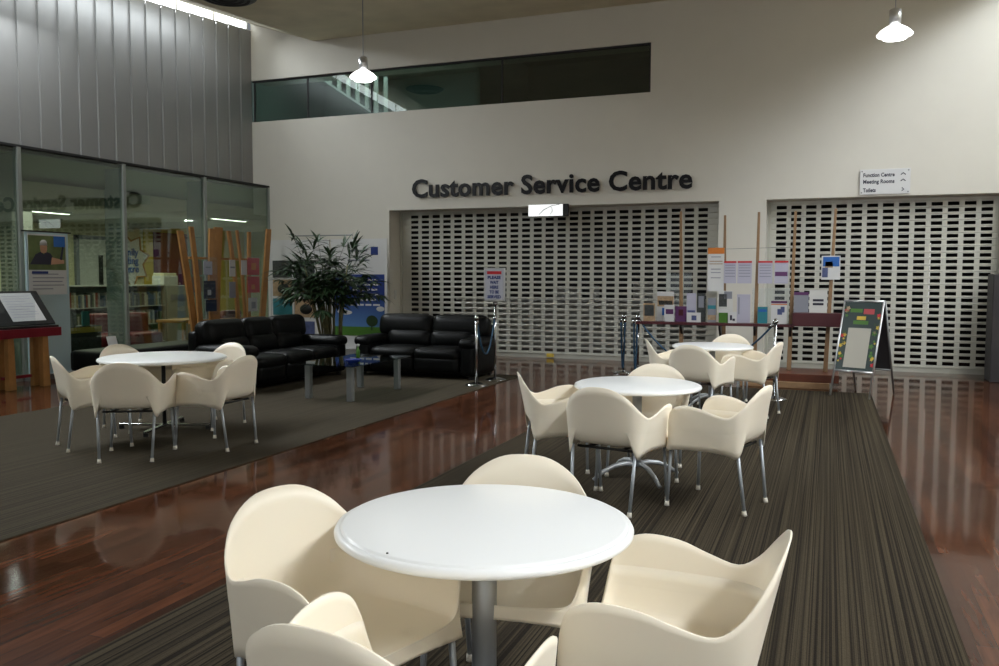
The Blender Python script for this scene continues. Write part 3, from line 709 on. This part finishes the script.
for z in (.30, .20):
    b = NB(); tube(b, [(.60, 0, z), (.635, 0, z+.03), (.67, 0, z)], .008, 6); obj('arrow', b, 'text', t)
b = NB(); tube(b, [(.62, 0, .095), (.65, 0, .07), (.62, 0, .045)], .008, 6); obj('arrow', b, 'text', t)
for x in (.03, .71):
    for z in (.03, .37): b = NB(); tube(b, [(x, -.006, z), (x, .002, z)], .012, 10); obj('screw', b, 'steel', t)
# lit ceiling sign in front of the shutter head
t = thing('light_box_sign', 'bright white illuminated sign box above the roller shutter', 'sign', (6.22, -.06, 2.675))
bxo('housing', 0, .76, 0, .06, 0, .22, 'black', t); bxo('lit_panel', 0.0, .66, -.012, 0, .005, .215, 'lit', t)
b = NB(); tube(b, [(.2, -.014, .03), (.3, -.014, .12), (.45, -.014, .19), (.6, -.014, .21)], .007, 6); obj('swoosh', b, 'grey', t)
b = NB(); tube(b, [(.42, -.014, .03), (.47, -.014, .10), (.44, -.014, .17)], .006, 6); obj('figure', b, 'grey', t)

# ---------------------------------------------------------------- pendants, vent
def pendant(label, x, y, z, group='pendant lamps'):
    t = thing('pendant_lamp', label, 'lamp', (x, y, z), 0, group)
    b = NB(); tube(b, [(0, 0, .34), (0, 0, cz(y)-z)], .007, 6); obj('cord', b, 'grey', t)
    b = NB(); lathe(b, [(0, .33), (.045, .33), (.07, .31), (.07, .10), (0, .10)], 24); obj('lamp_holder', b, 'silver', t, True)
    b = NB(); lathe(b, [(.07, .12), (.11, .10), (.17, .06), (.215, .01), (.21, -.005), (.15, -.03), (0, -.045)], 36); obj('lamp_shade', b, 'lampshade', t, True)
    b = NB(); lathe(b, [(0, -.03), (.12, -.035), (.14, -.045), (0, -.065)], 24); obj('bulb_cover', b, 'lamp', t, True)
    l = bpy.data.lights.new('pendant_light', 'POINT'); l.energy = 8; l.shadow_soft_size = .1; l.color = (1, .96, .9)
    lo = bpy.data.objects.new('lamp_light', l); C.objects.link(lo); lo.location = (0, 0, -.20); lo.parent = t
pendant('small glowing pendant lamp on a long cord before the gallery window', 4.44, -3, 4.72)
pendant('glowing pendant lamp at upper right before the bare wall', 12.15, -3, 4.63)
t = thing('ceiling_vent', 'round black vent in the ceiling near the skylight strip', 'vent', (2.25, -3.55, cz(-3.55)-.005))
b = NB(); lathe(b, [(0, -.03), (.42, -.03), (.47, 0), (0, 0)], 40); obj('ring', b, 'black', t, True)
for r in (.12, .22, .32): b = NB(); lathe(b, [(r, -.034), (r+.04, -.05), (r+.045, -.034)], 32); obj('louvre', b, 'wall_dark', t, True)

# ---------------------------------------------------------------- rope posts
def post(label, x, y, z0=.0, h=.97):
    t = thing('rope_post', label, 'post', (x, y, z0), 0, 'chrome rope posts')
    b = NB(); lathe(b, [(0, 0), (.16, 0), (.16, .012), (.10, .03), (.03, .045), (0, .045)], 28); obj('base', b, 'chrome', t, True)
    b = NB(); tube(b, [(0, 0, .03), (0, 0, h)], .018, 14); obj('pole', b, 'chrome', t, True)
    b = NB(); lathe(b, [(0, h-.03), (.034, h-.03), (.034, h), (.015, h+.03), (0, h+.03)], 16); obj('cap', b, 'chrome', t, True)
    return t
post('chrome rope post against the right arm of the two-seat sofa', 6.80, -3.95, .009)
post('chrome post carrying the framed please wait notice', 6.79, -3.19, 0, 1.16)
post('chrome rope post alone before the large shutter, left of the brochure stand', 8.37, -1.50, 0, .93)
post('chrome rope post at the left end of the brochure stand', 8.72, -2.05, 0, .95)
post('chrome rope post behind the right chair of the farthest table', 10.84, -3.80, .009, 1.0)
def rope(label, a, b_, sag, n=14, r=.013):
    t = thing('rope', label, 'rope', (0, 0, 0)); A, B = Vector(a), Vector(b_)
    b = NB(); tube(b, [A.lerp(B, k/n)-Vector((0, 0, sag*4*(k/n)*(1-k/n))) for k in range(n+1)], r, 10); obj('cord', b, 'rope', t, True)
    for P, Q in ((A, B), (B, A)):
        b = NB(); d = (Q-P)*.03+Vector((0, 0, -.05)); tube(b, [P, P+d], .021, 10); obj('hook', b, 'chrome', t, True)
rope('blue rope hanging in a deep loop between the two posts beside the sofa', (6.80, -3.93, .93), (6.79, -3.21, .97), .52)
rope('blue rope sagging from the post by the farthest table towards the shutter', (8.74, -2.07, .90), (10.82, -3.78, .97), .62)
rope('loose blue rope hanging in a narrow loop from the lone shutter post', (8.33, -1.53, .88), (8.40, -1.53, .88), .80)
rope('loose blue rope hanging from the post at the brochure stand end', (8.66, -2.08, .90), (8.72, -2.12, .90), .80)
t = thing('notice_board', 'framed notice reading please wait here to be served, on a chrome post', 'sign', (6.79, -3.215, 1.19))
bxo('frame', -.17, .17, -.02, .01, 0, .50, 'silver', t, .005); bxo('sheet', -.145, .145, -.024, -.02, .025, .475, mat('notice_paper', (.50, .51, .58), .5), t)
bxo('red_heading', -.115, .115, -.027, -.024, .405, .45, 'red', t)
for k, s in enumerate(('PLEASE', 'WAIT', 'HERE', 'TO BE', 'SERVED')):
    w = {'PLEASE': .21, 'WAIT': .14, 'HERE': .135, 'TO BE': .15, 'SERVED': .215}[s]
    text_obj(s, 'lettering', 'navy', t, (-w/2, -.026, .335-.072*k), FRONT, .062, .003, .001, w)
bxo('clamp', -.03, .03, -.01, .04, -.03, 0, 'chrome', t)

# ---------------------------------------------------------------- brochure stand on the right
t = thing('brochure_stand', 'long brochure stand with tall brown timber posts and maroon shelf', 'stand', (0, 0, 0))
def lean_post(bm, xb, yb, xt, yt, z0, z1, w=.045, d=.05):
    hexa(bm, [(xb-w, yb-d, z0), (xb+w, yb-d, z0), (xb+w, yb+d, z0), (xb-w, yb+d, z0), (xt-w*.55, yt-d*.5, z1), (xt+w*.55, yt-d*.5, z1), (xt+w*.55, yt+d*.5, z1), (xt-w*.55, yt+d*.5, z1)])
for xb, xt, yy, zt in ((9.38, 9.33, -1.95, 2.56), (9.95, 9.93, -1.45, 2.52), (10.45, 10.47, -1.95, 2.52), (10.94, 10.98, -1.95, 2.52), (11.44, 11.52, -2.0, 2.54)):
    b = NB(); lean_post(b, xb, yy, xt, yy, .0 if xb < 10.7 else .20, zt, .032, .04); obj('timber_post', b, 'wood2', t, bevel=.006)
bxo('shelf', 8.70, 11.0, -2.15, -1.80, .84, .88, 'maroon', t, .004)
bxo('shelf', 10.98, 11.68, -2.18, -1.85, .86, 1.05, 'maroon', t, .004)
for x in (9.38, 9.95, 10.45, 10.95):
    b = NB(); hexa(b, [(x-.015, -2.1, .80), (x+.015, -2.1, .80), (x+.015, -1.9, .62), (x-.015, -1.9, .62), (x-.015, -2.1, .84), (x+.015, -2.1, .84), (x+.015, -1.9, .84), (x-.015, -1.9, .84)]); obj('bracket', b, 'black', t)
b = NB(); box(b, 10.35, 11.62, -2.45, -1.6, .09, .20); obj('plinth', b, 'woodbase', t, bevel=.01); bxo('plinth_edge', 10.30, 11.50, -2.50, -1.7, 0.0, .09, 'wood2', t, .01)
b = NB(); tube(b, [(9.95, -1.55, 1.995), (10.98, -1.98, 2.0)], .004, 6); obj('wire', b, 'steel', t)
def card(name, label, x0, x1, z0, z1, m, y=-1.99, tilt=.0, cat='leaflet', extra=(), group=None):
    o = thing(name, label, cat, ((x0+x1)/2, y, z0), 0, group); w = (x1-x0)/2; h = z1-z0
    mt = Matrix.Rotation(-tilt, 4, 'X')
    b = NB(); box(b, -w, w, -.003, .003, 0, h, mt); obj('sheet', b, m, o)
    for (a0, a1, c0, c1, mm) in extra:
        b = NB(); box(b, -w+a0*2*w, -w+a1*2*w, -.006, -.003, c0*h, c1*h, mt); obj('printed_block', b, mm, o)
    return o
lines = lambda m, *zz: tuple((.1, .9, z, z+.03, m) for z in zz)
card('notice', 'tall white notice with orange header on the brochure stand', 9.75, 9.99, 1.35, 2.0, 'white', -1.99, 0, 'notice', ((0, 1, .86, 1, 'orange'), (.2, .8, .78, .80, 'grey'), (.1, .9, .68, .70, 'tan'), (.1, .9, .62, .64, 'tan'), (.2, .8, .5, .52, 'grey'), (.2, .8, .42, .44, 'grey'), (.2, .8, .3, .32, 'grey')))
PL = [('leftmost', 9.99, 10.17), ('second', 10.185, 10.39), ('third', 10.48, 10.68)]
for q, a, c in PL: card('notice', q+' of four pale lilac notices with red headers', a, c, 1.47, 1.80, 'pale', -2.0, 0, 'notice', ((0, 1, .92, 1, 'red'),)+lines('grey', .8, .68, .56, .44, .3), 'red headed notices')
card('notice', 'rightmost pale lilac notice, with a purple block under its red header', 10.71, 10.90, 1.47, 1.80, 'pale', -2.01, 0, 'notice', ((0, 1, .92, 1, 'red'), (.05, .95, .33, .52, 'purple')), 'red headed notices')
card('leaflet', 'blue and white picture leaflet pinned to the rightmost timber post', 11.35, 11.60, 1.53, 1.87, 'white', -2.07, 0, 'leaflet', ((.08, .95, .55, .95, 'blue'), (.2, .6, .5, .75, 'tan'), (.05, .35, .1, .5, 'dusk')))
R_ = [
 (8.80, 8.98, .885, 1.16, 'tan', 'tan patterned leaflet at the left end of the maroon shelf', ((.1, .9, .3, .9, 'darkphoto'),), -2.05),
 (9.00, 9.26, .885, 1.34, 'white', 'crowd photo brochure, tallest at the left of the shelf', ((.02, .98, .5, .85, 'tan'), (.1, .9, .55, .7, 'darkphoto'), (.3, .9, .2, .45, 'blue')), -1.99),
 (9.13, 9.28, .885, 1.14, 'white', 'white and purple leaflet in front of the crowd photo brochure', ((.15, .9, .45, .75, 'purple'),), -2.09),
 (9.29, 9.46, .885, 1.12, 'purple', 'plum coloured leaflet right of the first timber post', ((.3, .7, .4, .8, 'maroon'),), -2.06),
 (9.45, 9.59, .885, 1.32, 'pale', 'tall lilac leaflet next to the dark photo brochure', ((.1, .9, .1, .4, 'dusk'),), -1.99),
 (9.47, 9.68, .885, 1.03, 'white', 'low white card with blue picture at the shelf front', ((.35, .7, .2, .7, 'dusk'),), -2.12),
 (9.60, 9.73, .885, 1.32, 'darkphoto', 'dark photo brochure under the orange headed notice', ((.2, .8, .5, .9, 'grey'),), -1.98),
 (9.77, 9.89, .885, 1.25, 'grey', 'grey leaflet with teal band below the orange headed notice', ((0, 1, .55, .7, 'teal'), (0, 1, .1, .3, 'tan')), -2.04),
 (9.92, 10.13, .885, 1.36, 'offwhite', 'brochure with dark pine photo, second timber post', ((.05, .6, .5, .9, 'darkphoto'), (.4, .95, .75, .98, 'grey')), -2.01),
 (9.94, 10.07, .885, 1.10, 'green', 'olive leaflet low beside the small white card', ((0, 1, .7, 1, 'white'),), -2.09),
 (10.08, 10.20, .885, 1.05, 'white', 'small white card with a black figure print', ((.2, .45, .25, .7, 'text'), (.5, .8, .2, .4, 'text')), -2.12),
 (10.19, 10.38, .885, 1.31, 'pale', 'wide grey lilac folder left of the middle post', ((.1, .2, .3, .9, 'grey'),), -2.0),
 (10.49, 10.63, .885, 1.13, 'teal', 'teal leaflet right of the middle timber post', ((.1, .9, .7, .85, 'blue'),), -2.06),
 (10.68, 10.90, .885, 1.22, 'white', 'white brochure with purple header tilted on the shelf end', ((0, 1, .9, 1, 'purple'), (0, 1, .83, .87, 'orange'), (.4, .7, .4, .65, 'dusk'), (.6, .85, .5, .75, 'dusk')), -2.08),
 (10.99, 11.19, 1.055, 1.35, 'grey', 'grey leaflet with purple top on the raised maroon shelf', ((0, 1, .85, 1, 'purple'),), -2.05),
 (11.20, 11.44, 1.055, 1.38, 'offwhite', 'pale newsletter with dark headline on the raised maroon shelf', ((.2, .8, .5, .6, 'text'), (.2, .8, .33, .43, 'text')), -2.05)]
for a, c, z0, z1, m, lab, ex, yy in R_: card('leaflet', lab, a, c, z0, z1, m, yy, -.08 if z0 < 1 else -.03, 'leaflet', ex, 'leaflets on the brochure stand')
for k, (a, c, z0, z1) in enumerate(((9.12, 9.50, .885, 1.62), (10.4, 10.95, .885, 1.4))):
    tag(bxo('acrylic_holder', a, c, -1.93, -1.915, z0, z1, 'acrylic'), ['clear acrylic panel behind the leaflets by the first timber post', 'clear acrylic panel behind the leaflets by the middle timber post'][k], 'holder')

# ---------------------------------------------------------------- A-frame sign
t = thing('a_frame_sign', 'silver A-frame sandwich board with dark flowered poster and blank panel', 'sign', (11.905, -2.88, .009), -.47)
def aleaf(yb, yt, y_sign):
    w = .26; h = 1.24; d = Vector((0, yt-yb, h)).normalized()
    def P(x, s): return Vector((x, yb, 0)) + d*s
    L = Vector((0, yt-yb, h)).length
    b = NB()
    for sx in (-1, 1): tube(b, [P(sx*w, 0), P(sx*w, L)], .014, 8)
    for s in (.34, L): tube(b, [P(-w, s), P(w, s)], .016, 8)
    fr = obj('frame', b, 'silver' if y_sign < 0 else 'steel', t, True)
    nrm = Vector((1, 0, 0)).cross(d)*1.0
    def quad(name, x0, x1, s0, s1, off, m, th=.004):
        b = NB(); o = nrm*off; e = nrm*(off+th)
        hexa(b, [P(x0, s0)+o, P(x1, s0)+o, P(x1, s0)+e, P(x0, s0)+e, P(x0, s1)+o, P(x1, s1)+o, P(x1, s1)+e, P(x0, s1)+e]); return obj(name, b, m, t)
    return quad, L
q, L = aleaf(-.36, -.02, -1)
q('poster', -.25, .25, .35, L-.01, 0, mat('poster_dark', (.012, .03, .027), .4))
q('blank_sheet', -.15, .15, .39, .92, .005, mat('blank_paper', (.46, .44, .38), .5))
rr = random.Random(11)
for k in range(34):
    side = rr.choice((-1, 1)); x = side*rr.uniform(.18, .235); s = rr.uniform(.42, L-.08); r = rr.uniform(.012, .03)
    Pc = Vector((x, -.36, 0)) + Vector((0, .34, 1.24)).normalized()*s; Rq = Matrix.Rotation(math.atan2(.34, 1.24), 3, 'X')
    b = NB(); vs = [b.verts.new(Pc + Rq.transposed() @ Vector((r*(1+.3*math.cos(5*a_))*math.cos(a_), -.0085, r*(1+.3*math.cos(5*a_))*math.sin(a_)))) for a_ in [2*PI*kk/20 for kk in range(20)]]; b.faces.new(vs)
    obj('printed_flower', b, rr.choice(['green', 'yellow', 'tan', 'red', 'leaf']), t)
for k, (s, m, w) in enumerate(((1.13, 'green', .13), (1.15, 'red', -.0), (1.03, 'yellow', .06), (.97, 'green', .10))):
    if k == 1: q('printed_title', .02, .16, 1.11, 1.18, .006, mat('pink_print', (.45, .06, .07), .5), .002)
    else: q('printed_title', -w-.03*(k == 0), w if k else .0, s, s+.05, .006, m, .002)
q2, L2 = aleaf(.36, .02, 1)
q2('rear_panel', -.25, .25, .35, L2-.01, 0, 'cabinet')
# dark cabinet at the right edge
t = thing('bin_cabinet', 'dark cabinet with pale slots at the right edge before the shutter', 'cabinet', (0, 0, 0))
bxo('body', 13.74, 14.6, -.62, -.12, 0, 1.62, 'cabinet', t, .01)
for z in (1.34, 1.18, 1.02, .86): bxo('slot_label', 13.86, 14.2, -.625, -.62, z, z+.03, 'offwhite', t); bxo('slot_label', 13.86, 14.2, -.625, -.62, z+.05, z+.075, 'offwhite', t)

# ---------------------------------------------------------------- wooden leaflet rack along the glass
t = thing('timber_leaflet_rack', 'leaflet rack of tall curved orange timber slats against the glass', 'rack', (0, 0, 0))
def slat(y0, z0, y1, z1, w, x=.95, bow=.06, dx=0):
    b = NB(); n = 8; rings = []
    for k in range(n+1):
        f = k/n; y = y0+(y1-y0)*f + bow*math.sin(PI*f); z = z0+(z1-z0)*f; xx = x + dx*f*f
        ww = w*(1-.15*f)
        rings.append([b.verts.new(p) for p in ((xx-.02, y-ww/2, z), (xx+.02, y-ww/2, z), (xx+.02, y+ww/2, z), (xx-.02, y+ww/2, z))])
    for a, c_ in zip(rings, rings[1:]):
        for i in range(4): b.faces.new((a[i], a[(i+1) % 4], c_[(i+1) % 4], c_[i]))
    b.faces.new(rings[0]); b.faces.new(rings[-1]); obj('timber_slat', b, 'wood', t, bevel=.004)
for y0, y1, z1, w, bow, x in ((-2.86, -3.26, 2.34, .16, .03, .93), (-2.86, -3.06, 2.42, .12, .05, 1.0), (-2.42, -2.44, 2.42, .16, -.05, .93), (-2.38, -2.20, 2.46, .26, -.03, .88), (-1.80, -2.04, 2.40, .10, .08, .98), (-1.64, -1.86, 2.42, .07, .06, 1.03), (-1.36, -1.28, 2.42, .10, 0, .86), (-1.16, -.78, 2.50, .17, .02, .95)): slat(y0, .0, y1, z1, w, x, bow)
bxo('rail', .80, .86, -2.95, -1.05, .7, .76, 'wood', t); bxo('rail', .80, .86, -2.95, -.95, 1.86, 1.90, 'wood', t)
for y0, y1 in ((-2.80, -2.50), (-1.75, -1.40), (-1.60, -1.20)): pass
K = [('red', -1.59, -1.24, 1.58, 1.91, 'upper red leaflet stack in the timber rack', ((.3, .7, .3, .7, 'orange'),)), ('red', -1.60, -1.24, 1.24, 1.55, 'lower red leaflet stack in the timber rack', ((.3, .6, .2, .5, 'orange'),)),
     ('white', -1.58, -1.32, .88, 1.14, 'white card with grey picture in the timber rack, under the red leaflets', ((.3, .8, .2, .7, 'grey'),)), ('pale', -2.82, -2.60, 1.58, 1.82, 'pale leaflet at top left of the timber rack', ((.2, .8, .5, .6, 'grey'),)),
     ('darkphoto', -2.83, -2.52, 1.15, 1.47, 'black and white photo leaflet in the middle left of the timber rack', ((.3, .6, .2, .5, 'white'),)), ('black', -2.78, -2.50, .92, 1.13, 'black leaflet at bottom left of the timber rack', ()),
     ('offwhite', -2.12, -1.96, 1.55, 1.86, 'narrow pale leaflet between the middle timber slats', ((.1, .9, .5, .6, 'grey'),)), ('grey', -2.14, -1.96, 1.15, 1.45, 'narrow grey leaflet between the middle timber slats', ()), ('white', -1.78, -1.62, 1.58, 1.86, 'white leaflet left of the red ones in the timber rack', ()), ]
for m, a, c, z0, z1, lab, ex in K:
    o = thing('leaflet', lab, 'leaflet', (1.06, (a+c)/2, z0), 0, 'leaflets in the timber rack'); w = (c-a)/2; h = z1-z0
    bxo('sheet', -.012, 0, -w, w, 0, h, m, o)
    for (a0, a1, c0, c1, mm) in ex: bxo('printed_block', 0, .003, -w+a0*2*w, -w+a1*2*w, c0*h, c1*h, mm, o)
bxo('acrylic_pocket', 1.065, 1.075, -2.85, -2.48, .86, 1.9, 'acrylic', t); bxo('acrylic_pocket', 1.065, 1.075, -1.62, -1.2, .84, 1.95, 'acrylic', t)

# ---------------------------------------------------------------- lectern at far left
t = thing('lectern_table', 'red topped table on orange timber legs at the left edge', 'table', (0, 0, 0))
bxo('table_top', .85, 1.30, -7.4, -6.08, .71, .83, 'redlam', t, .006)
for y in (-6.80, -6.26):
    for k, x in enumerate((.98, 1.16)):
        b = NB(); hexa(b, [(x-.04, y-.055, 0), (x+.04, y-.055, 0), (x+.04, y+.06, 0), (x-.04, y+.06, 0), (x-.04, y-.05, .71), (x+.04, y-.05, .71), (x+.04, y+.04, .71), (x-.04, y+.04, .71)]); obj('leg', b, 'wood', t, bevel=.006)
bxo('stretcher', 1.04, 1.10, -6.85, -6.42, .14, .18, 'redlam', t)
t = thing('sloped_display', 'black sloped display case with white printed sheet on the red table', 'display', (0, 0, .83))
Rm = Matrix.Translation((1.20, -6.45, .05)) @ Matrix.Rotation(math.radians(52), 4, 'Y')
b = NB(); hexa(b, [(.80, -6.98, 0), (1.27, -6.98, 0), (1.27, -6.1, 0), (.80, -6.1, 0), (.80, -6.98, .03), (1.27, -6.98, .03), (1.27, -6.1, .03), (.80, -6.1, .03)]); obj('base', b, 'black', t)
b = NB(); box(b, -.58, .0, -.50, .36, -.02, 0, Rm); obj('panel', b, 'black', t)
b = NB(); box(b, -.54, -.06, -.28, .24, 0.001, .005, Rm); obj('sheet', b, 'white', t)
for k in range(9):
    b = NB(); box(b, -.49+k*.045, -.482+k*.045, -.24, .18-.1*(k % 3 == 2), .006, .008, Rm); obj('text_line', b, 'pale', t)
tag(bxo('acrylic_screen', 1.295, 1.30, -7.2, -6.5, .835, 1.32, 'acrylic'), 'clear acrylic guard standing on the edge of the red table', 'screen')

# ---------------------------------------------------------------- lights
def area(name, loc, rot, sx, sy, e, col=(1, 1, 1), spread=None):
    l = bpy.data.lights.new(name, 'AREA'); l.shape = 'RECTANGLE'; l.size = sx; l.size_y = sy; l.energy = e; l.color = col
    if spread: l.spread = spread
    o = bpy.data.objects.new(name, l); C.objects.link(o); o.location = loc; o.rotation_euler = rot; return o
# right clerestory daylight (window above the right wall), shining left and down
b = NB(); box(b, X1+.02, X1+.04, YF, -.1, 6.8, 7.35); S(obj('window_8', b, 'sky'))
area('clerestory_daylight', (X1-.06, -4.8, 7.07), (0, math.radians(90-15), 0), .5, 8.4, 500, (.87, .94, 1.0))
area('clerestory_daylight_near', (X1-.06, -13.2, 7.07), (0, math.radians(90-15), 0), .5, 8.0, 720, (.90, .95, 1.0))
# left skylight strip
o = area('skylight_strip', (.42, -7.6, 5.98), (0, 0, 0), .3, 12.5, 100, (.88, .95, 1.0)); o.rotation_euler = Matrix(((math.cos(.55), 0, math.sin(.55)), (0, 1, 0), (-math.sin(.55), 0, math.cos(.55)))).to_euler(); o.rotation_euler.x = math.atan(.075)
area('skylight_left', (.75, -9.5, 5.5), (0, math.radians(-8), 0), .8, 9, 170, (.92, .97, 1.0))
o = area('skylight_beam', (.07, -7.0, 6.72-.085*7.0), (0, 0, 0), .2, 13, 210, (.90, .96, 1.0), math.radians(85)); o.rotation_euler = (Matrix.Rotation(math.atan(.085), 3, 'X') @ Matrix.Rotation(math.radians(-50), 3, 'Y')).to_euler()
# unseen glowing panel and area lamp added behind the camera as general fill
w = S(bxo('window_10', 5, 16, YF+.01, YF+.03, .4, 5.0, mat('fill_glow', (.8, .85, .9), .4, emit=(.93, .97, 1), estr=.6)))
area('fill_light', (11, YF+.3, 3.0), (math.radians(90), 0, 0), 9, 3.5, 36, (.95, .98, 1.0))
# library and office room light
area('library_light', (-3.2, -3, 2.8), (0, 0, 0), 4, 9, 200, (1, .93, .74))
area('library_light_rear', (-3.2, 4.5, 2.8), (0, 0, 0), 4, 4, 60, (1, .93, .74))
area('office_light', (6.5, 4.6, 2.9), (0, 0, 0), 5, 1.5, 7, (.9, .95, 1))
area('office_light_rear', (12.3, 3.6, 2.9), (0, 0, 0), 2, 1.5, 2, (.9, .95, 1))
area('gallery_light', (2.2, 1.2, 6.25), (0, 0, 0), 3.5, 1, 55, (.8, .95, .95))

wd = bpy.data.worlds.new('world'); sc.world = wd; wd.use_nodes = True
wd.node_tree.nodes['Background'].inputs[0].default_value = (.6, .65, .7, 1); wd.node_tree.nodes['Background'].inputs[1].default_value = .3

# ---------------------------------------------------------------- camera
f, yaw, pitch, roll, cx, cy, h = 847.1162, -.369461, -.065693, .002905, 11.44747, -15.04106, 1.55
fw = Vector((math.sin(yaw)*math.cos(pitch), math.cos(yaw)*math.cos(pitch), math.sin(pitch)))
rt = Vector((math.cos(yaw), -math.sin(yaw), 0)); up = rt.cross(fw)
r2 = rt*math.cos(roll) + up*math.sin(roll); u2 = -rt*math.sin(roll) + up*math.cos(roll)
cd = bpy.data.cameras.new('camera'); co = bpy.data.objects.new('camera', cd); C.objects.link(co)
cd.sensor_width = 36; cd.lens = f*36/999; cd.clip_end = 200; cd.clip_start = .05
mt = Matrix(((r2.x, u2.x, -fw.x, cx), (r2.y, u2.y, -fw.y, cy), (r2.z, u2.z, -fw.z, h), (0, 0, 0, 1)))
co.matrix_world = mt
sc.camera = co
sc.view_settings.view_transform = 'Standard'; sc.view_settings.look = 'None'; sc.view_settings.gamma = 1; sc.view_settings.use_curve_mapping = False
sc.view_settings.exposure = 0
try:
    sc.cycles.use_denoising = True; sc.cycles.max_bounces = 8; sc.cycles.transparent_max_bounces = 16; sc.cycles.diffuse_bounces = 7
    sc.cycles.sample_clamp_indirect = 6
except Exception: pass
